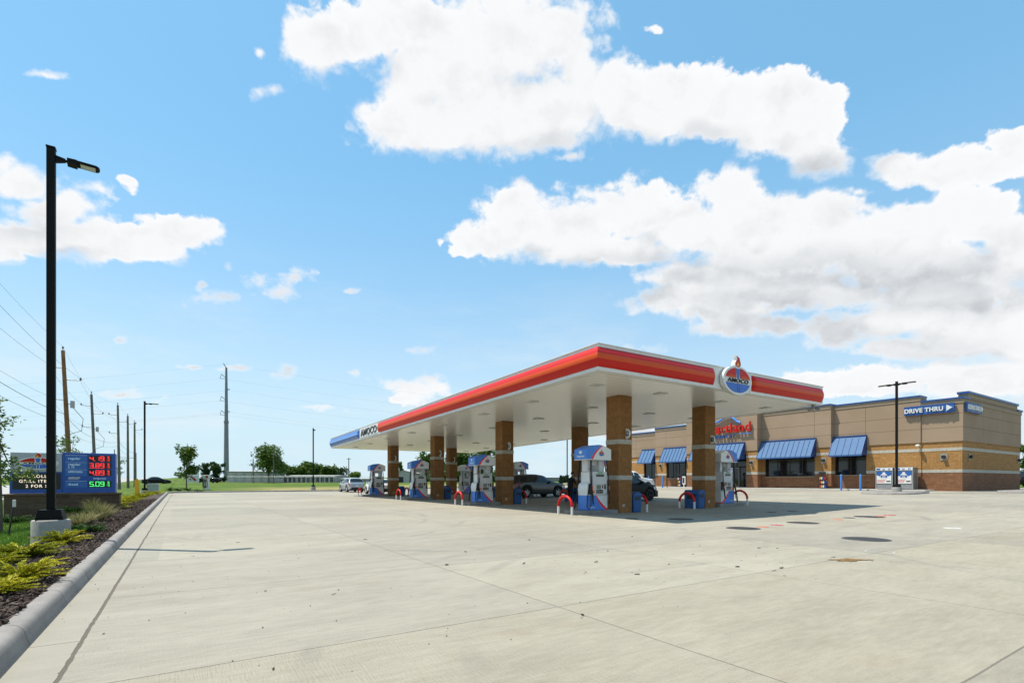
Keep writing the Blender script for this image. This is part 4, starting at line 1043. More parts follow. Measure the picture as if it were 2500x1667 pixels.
# propane cages
def mat_mesh():
    m, nt, b = new_mat('cage_mesh'); x, y, z = nt.xyz(objc(nt))
    u = nt.m('ADD', y, z); v = nt.m('SUBTRACT', y, z); j = None
    for q in (u, v):
        t = nt.m('DIVIDE', q, .075); f = nt.m('ABSOLUTE', nt.m('SUBTRACT', t, nt.m('ROUND', t))); k = nt.step(f, .20, .12); j = k if j is None else nt.m('MAXIMUM', j, k)
    nt.put(b.inputs['Base Color'], nt.mix(j, (.035, .035, .04, 1), (.42, .43, .44, 1))); b.inputs['Roughness'].default_value = .45; b.inputs['Metallic'].default_value = .3
    return m
M_CAGE = mat_mesh(); SILV = mat('cage_frame', (0.374, 0.382, 0.390), .4, .4, var=.06)
def cage(y, label):
    o = thing('propane_cage', label, 'gas cage', (46.45, y, Lz(46.4)+.12), 0, 'propane exchange cages against the store wall')
    mb = MB(); mb.box(-.44, .44, -.56, .56, .06, 1.60); mb.build('mesh_panel', M_CAGE, o)
    mb = MB(); t = .035
    for ys in (-.58, .58-t):
        for xs_ in (-.46, .46-t): mb.box(xs_, xs_+t, ys, ys+t, 0, 1.64)
    for z in (.03, 1.605): mb.box(-.461, -.461+t, -.58+t, .58-t, z, z+t); mb.box(.426, .461, -.58+t, .58-t, z, z+t); mb.box(-.46+t, .46-t, -.581, -.546, z, z+t); mb.box(-.46+t, .46-t, .546, .581, z, z+t)
    mb.build('frame', SILV, o)
    mb = MB(); mb.box(-.45, .45, -.57, .57, 1.64, 1.66); mb.box(-.475, -.462, -.56, .56, 1.44, 1.63); hp = mb.build('header_panel', WHITE, o)
    mb = MB(); mb.text('22', .16, FX(-.478, .02, 1.475), 0, .002, .006); mb.text('57', .16, FX(-.478, -.36, 1.475), 0, .002, .006); mb.build('price_lettering', SIGNBLUE, hp)
    mb = MB(); mb.box(-.478, -.476, .24, .52, 1.48, 1.60); mb.build('price_badge', SIGNBLUE, hp)
    mb = MB(); mb.box(-.475, -.462, -.49, .49, .44, 1.36); pp = mb.build('poster', WHITE, o)
    mb = MB(); mb.add([(-.477, .49, 1.36), (-.477, -.49, 1.36), (-.477, -.49, 1.08), (-.477, 0, .84), (-.477, .49, 1.08)], [(0, 4, 3, 2, 1)], 0); mb.build('poster_blue_field', SIGNBLUE2, pp)
    mb = MB(); mb.prism([(q[0], q[1]+.98) for q in ellipse(.24, .22, 0, 2*PI, 20)[:-1]], 'x', -.481, -.479); mb.box(-.481, -.479, -.09, .09, 1.2, 1.30); mb.build('poster_tank', WHITE, pp)
    mb = MB(); mb.box(-.484, -.482, -.21, .21, .87, 1.07); mb.build('tank_label', SIGNBLUE, pp)
    mb = MB(); mb.text('BLUE', .085, FX(-.486, 0, .975), 0, .001, .003); mb.text('RHINO', .085, FX(-.486, 0, .885), 0, .001, .003); mb.build('tank_lettering', WHITE, pp)
    mb = MB()
    for r_ in range(3):
        zz = .68-r_*.075; mb.box(-.479, -.477, -.10+.04*r_, .46, zz, zz+.028)
    mb.build('poster_red_lines', RED, pp)
    mb = MB(); mb.box(-.479, -.477, -.44, -.16, .55, .64); mb.build('poster_flag', BLACK, pp)
cage(17.72, 'left propane cage with blue and white poster beside the lamp post'); cage(16.42, 'right propane cage with blue and white poster nearest the store corner')
o = thing('hydrant_post', 'narrow yellow and black tank standing between the two propane cages', 'tank', (46.5, 17.07, Lz(46.4)+.11))
mb = MB(); mb.cyl((0, 0, 0), (0, 0, .5), .06, .05, 10); mb.build('black_post', BLACK, o)
mb = MB(); mb.cyl((0, 0, .5), (0, 0, .8), .05, .05, 10); mb.build('yellow_sleeve', YEL, o)
# blue bollards, racks and small signs along the front
BOLL = mat('bollard_blue', (.05, .20, .55), .4, var=.07)
proto = None
def bollard(y, x, label, sign=None):
    o = thing('bollard', label, 'bollard', (x, y, Lz(x)+.0), 0, 'blue bollards along the store front')
    mb = MB(); mb.lathe([(.075, -.03), (.075, 1.22), (.062, 1.27), (.03, 1.295), (.001, 1.30)], 14); mb.build('bollard_sleeve', BOLL, o)
    if sign == 'plain':
        mb = MB(); mb.box(-.01, .01, -.16, .16, 1.30, 1.62); mb.build('sign_plate', WHITE, o)
    if sign == 'access':
        mb = MB(); mb.box(-.01, .01, -.16, .16, 1.55, 2.02, 0, .004); mb.cyl((0, 0, 1.28), (0, 0, 1.6), .025, None, 8); sp = mb.build('sign_plate', WHITE, o)
        mb = MB(); mb.box(-.013, -.011, -.14, .14, 1.70, 2.0); mb.build('sign_blue_field', BLUE, sp)
        mb = MB(); mb.cyl((-.016, .02, 1.95), (-.014, .02, 1.95), .022, None, 10); mb.box(-.016, -.014, .0, .035, 1.83, 1.92); mb.box(-.016, -.014, -.06, .02, 1.82, 1.845); mb.box(-.016, -.014, -.075, -.055, 1.75, 1.83)
        mb.tube([(-.015, .02+.062*math.cos(t), 1.80+.062*math.sin(t)) for t in np.linspace(1.9, 5.6, 12)], .008, 5); mb.build('sign_symbol', WHITE, sp)
for y, l in ((18.9, 'blue bollard just left of the propane cages'), (20.3, 'blue bollard under the rightmost awning')): bollard(y, 44.9, l)
bollard(30.0, 44.6, 'blue bollard carrying the disabled parking sign by the entrance', 'access'); bollard(31.3, 44.6, 'blue bollard with a small white sign plate before the doors', 'plain')
bollard(38.6, 44.9, 'blue bollard below the long left awning'); bollard(40.6, 44.9, 'blue bollard beside the pier between the left windows')
JUGS = [mat('jug_blue', (.03, .06, .3), .35), mat('jug_white', (.6, .6, .62), .35), mat('jug_yellow', (.55, .35, .04), .35), mat('jug_red', (.4, .03, .03), .35)]
def rack(y, x, label):
    o = thing('display_rack', label, 'rack', (x, y, .60), 0, 'display racks of jugs on the sidewalk')
    mb = MB()
    for (a, b_) in ((-.18, -.28), (-.18, .28), (.18, -.28), (.18, .28)): mb.box(a-.015, a+.015, b_-.015, b_+.015, 0, 1.42)
    for z in (.05, .40, .75, 1.10): mb.box(-.19, .19, -.29, .29, z, z+.02)
    mb.box(-.20, -.19, -.28, .28, 1.24, 1.42); mb.build('rack_frame', BLACK, o)
    for z in (.07, .42, .77):
        for q in range(4):
            j = MB(); yy = -.21+q*.14; j.box(-.16, .1, yy-.055, yy+.055, z, z+.2, 0, .015); j.cyl((-.03, yy, z+.19), (-.03, yy, z+.26), .03, .025, 8)
            j.build('jug', JUGS[(q+int(z*10)) % 4], o)
rack(22.3, 46.2, 'black rack of jugs in front of the pier between the right windows'); rack(37.3, 46.2, 'black rack of jugs under the long left awning')
o = thing('notice_box', 'white framed notice stand beside the jug rack', 'notice', (46.2, 36.75, .60))
mb = MB(); mb.box(-.05, .05, -.22, .22, 0.25, 1.15, 0, .01); mb.box(-.04, .04, -.04, .04, 0, .25); mb.build('notice_frame', WHITE, o); mb = MB(); mb.box(-.056, -.052, -.1, .1, .4, 1.0); mb.build('notice_sheet', BLACK, o)
# ------------------------------------------------------------------ parking lot lamps
def lamp(x, y, label, heads, big=False, base_h=.45, hs=1.):
    z = max(Lz(x)-.02, T(x, y)) if x > 0 and y < 64 else T(x, y)
    o = thing('lot_lamp', label, 'lamp post', (x, y, z), 0, 'black lamp posts round the lot')
    mb = MB(); mb.lathe([(.29, -.25), (.29, base_h-.03), (.278, base_h-.005), (.26, base_h), (.001, base_h)], 32); mb.build('concrete_base', BASEC, o)
    mb = MB(); mb.box(-.20, .20, -.20, .20, base_h, base_h+.05); n0 = len(mb.v); mb.box(-.19, .19, -.19, .19, base_h+.05, base_h+.19)
    for i in range(n0, len(mb.v)):
        v = mb.v[i]
        if v[2] > base_h+.1: mb.v[i] = (v[0]*.86, v[1]*.86, v[2])
    mb.build('base_cover', BLACKP, o)
    H = base_h+7.10
    mb = MB(); mb.box(-.064, .064, -.064, .064, base_h+.19, H, 0, .01); mb.build('pole', BLACKP, o)
    mb = MB(); mb.box(-.07, .07, -.07, .07, H, H+.03); mb.build('pole_cap', BLACKP, o)
    for ang in heads:
        R_ = Matrix.Rotation(ang, 4, 'Z')
        def tr(m_): return m_.xform(lambda v: tuple(R_ @ Vector((.06+(v[0]-.06)*hs, v[1]*min(1., hs*1.15), H-.12+(v[2]-H+.12)*max(.8, hs)))))
        mb = MB(); mb.prism([(.064, H-.27), (.30, H-.20), (.30, H-.13), (.064, H-.10)], 'y', -.045, .045); mb.cyl((.28, 0, H-.165), (.36, 0, H-.165), .035, None, 8)
        arm = tr(mb).build('arm', BLACKP, o)
        mb = MB()
        mb.prism([(.34, -.13), (.56, -.15), (.58, -.15), (.58, .15), (.56, .15), (.34, .13)], 'z', H-.23, H-.12)
        pl = [(.58, -.15)]+[(1.02+.12*math.cos(t), .15*math.sin(t)) for t in np.linspace(-PI/2, PI/2, 9)]+[(.58, .15)]
        mb.prism(pl, 'z', H-.185, H-.13); hd = tr(mb).build('lamp_head', BLACKP, o)
        mb = MB(); mb.box(.66, 1.03, -.115, .115, H-.192, H-.186); tr(mb).build('led_panel', LENS, hd)
    return o
A0 = -YAW
lamp(-2.08, 13.05, 'nearest tall black lamp post on a round concrete base in the mulch bed', [math.radians(4)], hs=.62)
lamp(-2.4, 50.4, 'black lamp post beyond the price sign at the far end of the kerb', [math.radians(0)], hs=.8)
lamp(13.6, 65.6, 'black lamp post in the grass edge left of the canopy', [math.radians(70)])
lamp(40.6, 14.9, 'two-armed black lamp post on the kerbed island before the store', [math.radians(-90), math.radians(90)], hs=.95)
lamp(51.0, 62.8, 'black lamp post seen between the pump columns in the far distance', [math.radians(150)])

# ------------------------------------------------------------------ price sign
LEDR = mat('led_red', (1., .04, .05), .4, emit=.72, var=.01); LEDG = mat('led_green', (.10, 1., .22), .4, emit=.65, var=.01); LEDW = mat('led_amber', (1., .80, .60), .4, emit=.65, var=.01)
ps = thing('price_sign', 'blue fuel price monument sign with red and green digits on a block base', 'sign', (-3.75, 26, -.25))
PS = Vector((-3.75, 26, -.25))
def pb(mb, name, m, parent=ps):
    mb.xform(lambda v: (v[0]-PS.x, v[1]-PS.y, v[2]-PS.z)); return mb.build(name, m, parent)
mb = MB(); mb.box(-5.45, -2.08, 25.95, 26.75, -.45, .76); base = pb(mb, 'block_base', M_SIGNB)
mb = MB(); mb.box(-5.5, -2.04, 25.9, 26.8, .70, .775, 0, .01); pb(mb, 'base_cap', M_SIGNB)
mb = MB(); mb.box(-3.83, -2.2, 26.05, 26.65, .79, 2.36, 0, .015); cab = pb(mb, 'price_cabinet', SIGNBLUE)
mb = MB(); mb.box(-5.32, -3.835, 26.05, 26.65, .79, 1.60, 0, .01); pb(mb, 'message_cabinet', SIGNBLUE)
mb = MB(); mb.box(-5.30, -3.84, 26.06, 26.64, 1.605, 2.33, 0, .015); hp = pb(mb, 'logo_cabinet', mat('cabinet_grey', (0.390, 0.398, 0.413), .4, var=.04))
R = emblem(.60, .235, .012, Matrix(((1, 0, 0, -4.53), (0, 0, -1, 26.045), (0, 1, 0, 1.93), (0, 0, 0, 1))))
for k, nm in (('back', 'backing'), ('red', 'red_field'), ('orange', 'flame'), ('blue', 'blue_field'), ('black', 'lettering'), ('yellow', 'flame_core'), ('glow', 'red_field_glow')):
    for q in (R[k].pieces(0, .05) if k == 'glow' else [R[k]]): pb(q, nm, EMB[k], hp)
mb = MB(); mb.box(-5.24, -3.88, 26.035, 26.05, .95, 1.56); led = pb(mb, 'message_screen', BLACK)
def FY(x, z, y=26.03): return Matrix(((1, 0, 0, x), (0, 0, -1, y), (0, 1, 0, z), (0, 0, 0, 1)))
for txt, zz in (('ALL ROLLER', 1.385), ('GRILL ITEMS', 1.20), ('2 FOR $', 1.015)):
    mb = MB(); mb.text(txt, .155, FY(-4.56, zz), 0, .002, .001, 0, 1.0, 1.2)
    for q in mb.pieces(0, .045): pb(q, 'message_word', LEDW, led)
SEG = {'0': 'abcdef', '1': 'bc', '2': 'abged', '3': 'abgcd', '4': 'fgbc', '5': 'afgcd', '8': 'abcdefg', '9': 'abcfgd'}
def digit(mb, ch, x, z, w, h, t=.022, y=26.028):
    g_ = .004
    S = {'a': (x, x+w, z+h-t, z+h), 'd': (x, x+w, z, z+t), 'g': (x+t*.4, x+w-t*.4, z+h/2-t/2, z+h/2+t/2), 'f': (x, x+t, z+h/2+g_, z+h-t-g_), 'b': (x+w-t, x+w, z+h/2+g_, z+h-t-g_), 'e': (x, x+t, z+t+g_, z+h/2-g_), 'c': (x+w-t, x+w, z+t+g_, z+h/2-g_)}
    for s in SEG[ch]: a = S[s]; mb.box(a[0], a[1], y, y+.004, a[2], a[3])
rows = [('4.19', 2.035, LEDR, 'regular', None), ('3.89', 1.755, LEDR, 'regular', 'E 15'), ('4.89', 1.475, LEDR, 'ultimate', 'AMOCO'), ('5.09', 1.03, LEDG, 'diesel', None)]
SB3 = mat('sign_row_blue', (.03, .13, .40), .4, var=.05); LTXT = mat('sign_pale_text', (.55, .66, .85), .5, var=.03)
for (t, z, m_, l1, l2) in rows:
    mb = MB(); mb.box(-3.04, -2.33, 26.034, 26.049, z-.015, z+.235); sc = pb(mb, 'price_screen', BLACK)
    mb = MB(); x = -3.01
    for c_ in t:
        if c_ == '.': mb.box(x-.012, x+.014, 26.028, 26.032, z+.012, z+.038); x += .03
        else: digit(mb, c_, x, z+.012, .125, .195, .024); x += .152
    digit(mb, '9', -2.45, z+.118, .055, .092, .014)
    mb.box(-2.455, -2.38, 26.028, 26.032, z+.102, z+.108)
    digit(mb, '1', -2.50, z+.012, .045, .080, .012); digit(mb, '0', -2.43, z+.012, .045, .080, .012); pb(mb, 'price_digits', m_, sc)
    mb = MB(); mb.box(-3.74, -3.09, 26.040, 26.049, z-.02 if l1 != 'ultimate' else z-.02, z+.22); rw = pb(mb, 'grade_panel', SB3)
    mb = MB(); mb.box(-3.74, -3.09, 26.034, 26.049, z+.222, z+.232); mb.text(l1, .125, FY(-3.66, z+(.06 if not l2 else .11), 26.036), 0, .002, .004, 0, 1.05, 1., 'LEFT')
    if l2 == 'E 15': mb.text(l2, .11, FY(-3.66, z+.0, 26.036), 0, .002, .003, 0, 1., 1., 'LEFT')
    pb(mb, 'grade_lettering', LTXT, rw)
    if l2 == 'AMOCO':
        mb = MB(); mb.text(l2, .085, FY(-3.66, z-.12, 26.040), 0, .002, .004, .3, 1.1, 1., 'LEFT'); mb.box(-3.66, -3.34, 26.036, 26.049, z-.16, z-.145); pb(mb, 'grade_lettering', WHITE, cab)
mb = MB(); mb.text('Invigorate', .10, FY(-2.70, 1.33, 26.044), 0, .002, .003, .2, 1., 1.); pb(mb, 'additive_lettering', LTXT, cab)

# ------------------------------------------------------------------ leaning stake, marker post, utility box, hatches
o = thing('leaning_stake', 'thin black stake with a pale tip leaning on the lawn before the price sign', 'stake', (-3.62, 17.6, T(-3.62, 17.6)))
mb = MB(); mb.tube([(0, 0, -.05), (.10, 0, .72)], .022, 8); mb.build('stake_rod', BLACK, o); mb = MB(); mb.box(.085, .145, -.03, .03, .72, .90, 0, .008); mb.build('stake_tip', LGREY, o)
o = thing('marker_post', 'short yellow marker post at the far end of the juniper bed', 'post', (-2.55, 44.5, T(-2.55, 44.5)))
mb = MB(); mb.box(-.14, .14, -.07, .07, -.05, 1.25, 0, .02); mb.build('post_body', YEL, o); mb = MB(); mb.prism([(-.12, 1.25), (.12, 1.25), (.04, 1.38), (-.04, 1.38)], 'y', -.06, .06); mb.build('post_cap', YEL, o)
o = thing('utility_box', 'pale grey-green utility cabinet beside the far lamp post', 'utility box', (-2.0, 54.5, T(-2., 54.5)))
mb = MB(); mb.box(-.42, .42, -.4, .4, -.05, .75, 0, .04); mb.build('cabinet', mat('utility_green', (.30, .36, .30), .5), o); mb = MB(); mb.prism([(-.46, .75), (.46, .75), (.38, .95), (-.38, .95)], 'y', -.43, .43); mb.build('lid', mat('utility_green2', (.34, .40, .34), .5), o)
IRON = mat('iron_lid', (.035, .034, .034), .6, .4, var=.25, scale=9, bmp=.5, bscale=60); IRON2 = mat('iron_ring', (.10, .098, .095), .6, .3, var=.15)
ORP = mat('orange_lid', (.42, .14, .075), .6, var=.15); REDP = mat('red_lid', (.36, .03, .035), .55, var=.15); WHP = mat('worn_white_paint', (.40, .395, .375), .7, var=.25)
def pix(px, py, zz=None):
    """metres on the slab for a sighted direction, used once to survey the lids"""
    z = 0.
    for _ in range(4):
        d_ = 1250*(1.27-z)/(py-1173); xc = (px-1250)/1250*d_; X = xc*CX+d_*SX; Y = -xc*SX+d_*CX; z = Lz(X)
    return X, Y, z
def lid(X, Y, r, label, m1, m2=IRON2, letters=False, name='manhole_lid'):
    o = thing(name, label, 'ground lid', (X, Y, Lz(X)), 0, 'service lids set in the concrete')
    mb = MB(); mb.lathe([(r, -.02), (r, .006), (r*.93, .008)], 36); mb.build('lid_ring', m2, o)
    mb = MB(); mb.lathe([(r*.93, -.02), (r*.93, .010), (r*.90, .011), (.001, .011)], 36); c_ = mb.build('cover', m1, o)
    if letters:
        mb = MB(); 
        for q in range(5): mb.box(-.12+q*.055, -.085+q*.055, -.04, .04, .0125, .014)
        mb.xform(lambda v: (v[0]*CX+v[1]*SX, -v[0]*SX+v[1]*CX, v[2])); mb.build('worn_marks', WHP, c_)
for (px, py, r, lab, m_, lt) in ((2114, 1316, .52, 'largest dark manhole lid nearest the camera on the right', IRON, 0), (1814, 1289.5, .49, 'worn black manhole lid just outside the canopy shadow, left of the orange lid', IRON, 0), (1960, 1276, .50, 'dark manhole lid right of the small red lid', IRON, 0),
    (2122, 1261, .52, 'dark manhole lid among the far orange and red lids', IRON, 0), (2073, 1264, .2, 'small dark lid left of the far manhole lid', IRON, 0), (1662, 1267, .48, 'dark manhole lid lying inside the canopy shadow', IRON, 0), (1543, 1266, .26, 'small dark lid in the shadow beside the near column', IRON, 0),
    (1884, 1250, .2, 'small dark lid in the shadow right of the rear hoop guard', IRON, 0), (1935, 1247.5, .22, 'small dark lid at the far side of the canopy shadow', IRON, 0), (1862, 1286, .17, 'small orange lid between two black manhole lids', ORP, 0), (1897, 1281.7, .19, 'small bright red lid with white marks', REDP, 1),
    (2046, 1268, .17, 'small faded orange lid left of the far dark lids', ORP, 0), (2150, 1259.5, .19, 'orange-red lid behind the far manhole lid', ORP, 0), (2172, 1257, .2, 'farthest red lid with worn white marks', REDP, 1), (1752, 1261, .16, 'small reddish lid inside the canopy shadow', ORP, 0), (2326, 1289, .24, 'white speckled lid on the right of the lot', WHP, 0)):
    X, Y, _ = pix(px, py); lid(X, Y, r*.88, lab, m_, IRON2 if m_ is IRON else m_, lt)
X, Y, z = pix(2147, 1347)
o = thing('chalk_ring', 'thin white painted ring on the concrete near the largest manhole', 'paint mark', (X, Y, z)); mb = MB(); mb.lathe([(.20, .005), (.215, .006), (.23, .005)], 30); mb.build('ring_mark', WHP, o)
X, Y, z = pix(2071, 1367)
mb = MB(); pts = [(.30*math.cos(t)*(1+.35*math.sin(3*t+1)+.2*math.sin(7*t)), .12*math.sin(t)*(1+.4*math.sin(2*t)+.25*math.sin(5*t+2)), .006) for t in np.linspace(0, 2*PI, 40)[:-1]]
mb.add([(p[0]*CX+p[1]*SX, -p[0]*SX+p[1]*CX, p[2]) for p in pts]+[(0, 0, .022)], [(i, (i+1) % 39, 39) for i in range(39)], 0, True)
o = mb.build('soil_patch', mat('dry_soil', (.16, .085, .02), .95, var=.4, scale=14, bmp=.8), None, (X, Y, z)); tag(o, 'small brown patch of spilled soil on the concrete near the biggest manhole', 'soil patch')

# ------------------------------------------------------------------ trees and plants
def leaf_cloud(name, centers, radii, n, size, m, parent, squash=.8, seed=0, loc=None, clump=None, up=.3):
    r = np.random.default_rng(seed); k = len(centers)
    wgt = np.array([q**2 for q in radii]); wgt = wgt/wgt.sum()
    idx = r.choice(k, n, p=wgt); C = np.array(centers)[idx]; Rr = np.array(radii)[idx]
    v = r.normal(size=(n, 3)); v /= np.linalg.norm(v, axis=1)[:, None]
    rad = Rr*(r.random(n)**.38)
    if clump:                                   # pull leaves into smaller tufts
        nt_ = max(6, n//clump); tu = r.choice(n, nt_); near = tu[r.integers(0, nt_, n)]
        P0 = C+v*rad[:, None]*np.array([1, 1, squash]); P = P0[near]+r.normal(size=(n, 3))*(np.array(radii).mean()*.22)
    else: P = C+v*rad[:, None]*np.array([1, 1, squash])
    a = r.normal(size=(n, 3)); a[:, 2] *= .5; a /= np.linalg.norm(a, axis=1)[:, None]
    b = np.cross(a, r.normal(size=(n, 3))); b /= np.linalg.norm(b, axis=1)[:, None]
    s = (size*r.uniform(.6, 1.35, n))[:, None]
    V = np.stack([P-a*s, P+b*s*.45, P+a*s, P-b*s*.45], 1).reshape(-1, 3)
    return npmesh(name, V, np.arange(4*n).reshape(-1, 4), m, parent, loc)
BARK = mat('bark', (.11, .085, .06), .9, var=.3, scale=6, bmp=.6); BARKG = mat('grey_bark', (.16, .145, .125), .9, var=.3, scale=6, bmp=.6)
LEAF_A = rand_mat('leaf_mid_green', [(.018, .050, .005), (.045, .105, .011), (.095, .165, .02), (.16, .22, .04)], .5, .3)
LEAF_Y = rand_mat('leaf_young', [(.035, .07, .008), (.08, .14, .018), (.13, .20, .035), (.22, .28, .08)], .5, .35)
LEAF_D = rand_mat('leaf_dark', [(.008, .028, .008), (.02, .055, .014), (.04, .085, .02), (.065, .115, .03)], .55, .15)
LEAF_S = rand_mat('leaf_spruce', [(.02, .05, .03), (.04, .085, .05), (.07, .12, .08)], .55, .1)
def tree(name, label, x, y, h, crown, n, size, m, bark=BARK, tr=.15, seed=0, limbs=7, squash=.8, clump=14, trunk_top=.6, group=None, z=None):
    """crown: list of (dx,dy,z fraction,radius fraction of h)"""
    z = (T(x, y) if z is None else z)-.02
    o = thing(name, label, 'tree', (x, y, z), 0, group); r = random.Random(seed)
    cs = [(dx*h, dy*h, zz*h) for dx, dy, zz, rr in crown]; rs = [rr*h for *_, rr in crown]
    mb = MB(); tt = h*trunk_top; bend = (r.uniform(-.02, .02)*h, r.uniform(-.02, .02)*h)
    mb.tube([(0, 0, -.1), (bend[0]*.3, bend[1]*.3, tt*.35), (bend[0], bend[1], tt*.75), (bend[0]*.6, bend[1]*.6, tt)], [tr*1.25, tr, tr*.7, tr*.35], 8)
    for k in range(limbs):
        c = cs[k % len(cs)]; rr = rs[k % len(cs)]; st = tt*r.uniform(.38, .9); f = r.uniform(.5, .95)
        e = (c[0]+r.uniform(-.6, .6)*rr, c[1]+r.uniform(-.6, .6)*rr, c[2]+r.uniform(-.3, .6)*rr)
        mid = (e[0]*.5+bend[0]*.5, e[1]*.5+bend[1]*.5, st*.45+e[2]*.55-.02*h)
        mb.tube([(bend[0]*.6, bend[1]*.6, st), mid, e], [tr*.42, tr*.26, tr*.07], 6)
    mb.build('trunk', bark, o)
    if n: leaf_cloud('crown', cs, rs, n, size, m, o, squash, seed, None, clump)
    return o
def rcrown(k, rx, z0, z1, rr, seed):
    r = random.Random(seed); out = []
    for i in range(k):
        t = r.random(); zz = z0+(z1-z0)*t; w_ = rx*math.sin(PI*min(1, .18+.82*(1-abs(2*t-1)**1.6)*.5+.3))
        a = r.uniform(0, 2*PI); q = w_*r.random()**.6
        out.append((q*math.cos(a), q*math.sin(a), zz, rr*r.uniform(.7, 1.2)))
    return out
GY = 'young staked trees along the lawn'
tree('young_tree', 'sparse young tree at the left edge in front of the price sign', -4.32, 20.2, 4.0, [(a_-.12, b_+.06, c_, r_) for a_, b_, c_, r_ in rcrown(26, .23, .38, .96, .09, 1)], 5200, .052, LEAF_Y, BARK, .06, 1, 14, .8, 16, .85, GY)
tree('young_tree', 'thin young tree rising behind the price sign', -5.1, 36, 4.2, rcrown(9, .22, .5, .92, .09, 2), 1100, .06, LEAF_Y, BARK, .05, 2, 9, .8, 14, .85, GY)
tree('young_tree', 'small young tree showing right behind the price sign', -5.8, 54, 3.9, rcrown(8, .3, .5, .95, .09, 3), 700, .07, LEAF_Y, BARK, .05, 3, 8, .8, 12, .85, GY)
tree('young_tree', 'distant young tree by the road behind the wood poles', -8.4, 104, 4.6, rcrown(8, .25, .4, .95, .1, 4), 700, .10, LEAF_Y, BARK, .06, 4, 7, .8, 12, .85, GY)
tree('young_tree', 'round-topped young maple on the grass left of the steel pylon', .6, 72, 5.4, rcrown(22, .25, .34, .97, .10, 5), 3200, .14, LEAF_A, BARK, .06, 5, 10, .9, 12, .8, GY)
tree('young_tree', 'young tree seen between the pump columns behind the grey vehicle', 41.5, 68, 5.6, rcrown(12, .15, .28, .95, .08, 6), 1200, .12, LEAF_Y, BARK, .06, 6, 8, 1, 12, .85, GY, z=.5)
def cam2w(px, d): xc = (px-1250)/1250*d; return xc*CX+d*SX, -xc*SX+d*CX
def ftree(name, label, px, d, ytop, ybot, wpx, n, m, sz, seed, k=18, clump=14, z0=.25, z1=.88, bark=BARK, trr=None, zoff=0, limbs=7, group=None, rr=None):
    x, y = cam2w(px, d); zb = T(x, y)+zoff; top = 1.27+(1173-ytop)/1250*d; h = top-zb
    rx = wpx/2/1250*d/h
    rr = rr or rx*.42
    return tree(name, label, x, y, h, [(a*.82, b*.82, c, r_) for a, b, c, r_ in rcrown(k, rx, z0, z1-rr*.4, rr, seed)], n, sz, m, bark, trr or h*.022, seed, limbs, .85, clump, .62, group, z=zb)
ftree('broad_tree', 'broad full tree standing alone right of the steel pylon', 656, 118, 1084, 1176, 84, 7000, LEAF_A, .26, 21, 26, 18, .36, .96)
GF = 'background trees beyond the far edge of the lot'
ftree('evergreen_tree', 'dark narrow evergreen behind the white billboard', 501, 128, 1128, 1172, 30, 2600, LEAF_D, .26, 22, 14, 20, .12, .92, group=GF)
ftree('evergreen_tree', 'dark evergreen just left of the steel pylon', 531, 125, 1125, 1172, 40, 3200, LEAF_D, .28, 23, 16, 20, .10, .92, group=GF)
for i, (px, yt, w_, lab) in enumerate(((712, 1142, 44, 'leftmost low tree behind the long white storage shed'), (742, 1135, 50, 'second low tree behind the long white storage shed'), (776, 1136, 54, 'third low tree behind the long white storage shed'), (808, 1140, 52, 'bushy tree beneath the bare dead branches'))):
    ftree('bushy_tree', lab, px, 150, yt-5, 1170, w_*1.15, 4200, LEAF_A, .40, 30+i, 18, 24, .05, .92, group=GF)
ftree('dead_topped_tree', 'tree with bare dead branches above the storage shed', 832, 146, 1118, 1172, 46, 900, LEAF_D, .26, 40, 9, 12, .1, .55, BARK, .16, limbs=26, group=GF)
ftree('bushy_tree', 'round bushy tree behind the silver car', 868, 140, 1148, 1174, 38, 1800, LEAF_Y, .28, 41, 10, 12, .05, .9, group=GF)
ftree('bushy_tree', 'tall tree right of the farthest front column', 978, 120, 1123, 1176, 22, 1700, LEAF_A, .24, 42, 10, 12, .1, .93, group=GF)
ftree('large_tree', 'large leafy tree behind the second front column, left one', 1040, 118, 1096, 1176, 66, 5000, LEAF_A, .30, 43, 18, 16, .05, .93, group=GF)
ftree('large_tree', 'large dense tree filling the gap behind the middle pumps', 1118, 112, 1080, 1176, 120, 9000, LEAF_A, .30, 44, 30, 16, .05, .95, group=GF)
ftree('large_tree', 'large dense tree at the right of the leafy group behind the pumps', 1180, 114, 1084, 1176, 78, 6000, LEAF_A, .30, 45, 20, 16, .05, .93, group=GF)
ftree('bushy_tree', 'small round dark tree right of the grey warehouse', 1381, 110, 1160, 1190, 24, 1500, LEAF_D, .22, 46, 9, 10, .1, .9, group=GF)
def conifer(label, px, d, ytop, w_, seed, n=2600):
    x, y = cam2w(px, d); zb = T(x, y); h = 1.27+(1173-ytop)/1250*d-zb; o = thing('spruce_tree', label, 'tree', (x, y, zb), 0, None)
    mb = MB(); mb.cyl((0, 0, -.1), (0, 0, h*.95), h*.03, h*.005, 8); mb.build('trunk', BARK, o)
    r = np.random.default_rng(seed); R0 = w_/2/1250*d; V = []; 
    for i in range(n):
        t = r.random()**.8; zz = h*(.06+.94*t); a = r.uniform(0, 2*PI); q = R0*(1-t)*(.35+.65*r.random())*(1+.25*math.sin(zz*9)); c = np.array([q*math.cos(a), q*math.sin(a), zz-q*.25])
        out = np.array([math.cos(a), math.sin(a), -.25]); s = .13*h**.4*r.uniform(.6, 1.3); sd = np.array([-math.sin(a), math.cos(a), r.uniform(-.5, .5)])
        V += [c-out*s, c+sd*s*.35, c+out*s, c-sd*s*.35]
    npmesh('crown', np.array(V), np.arange(4*n).reshape(-1, 4), LEAF_S, o)
conifer('small blue-green spruce in front of the grey warehouse', 1369, 76, 1160, 17, 3)
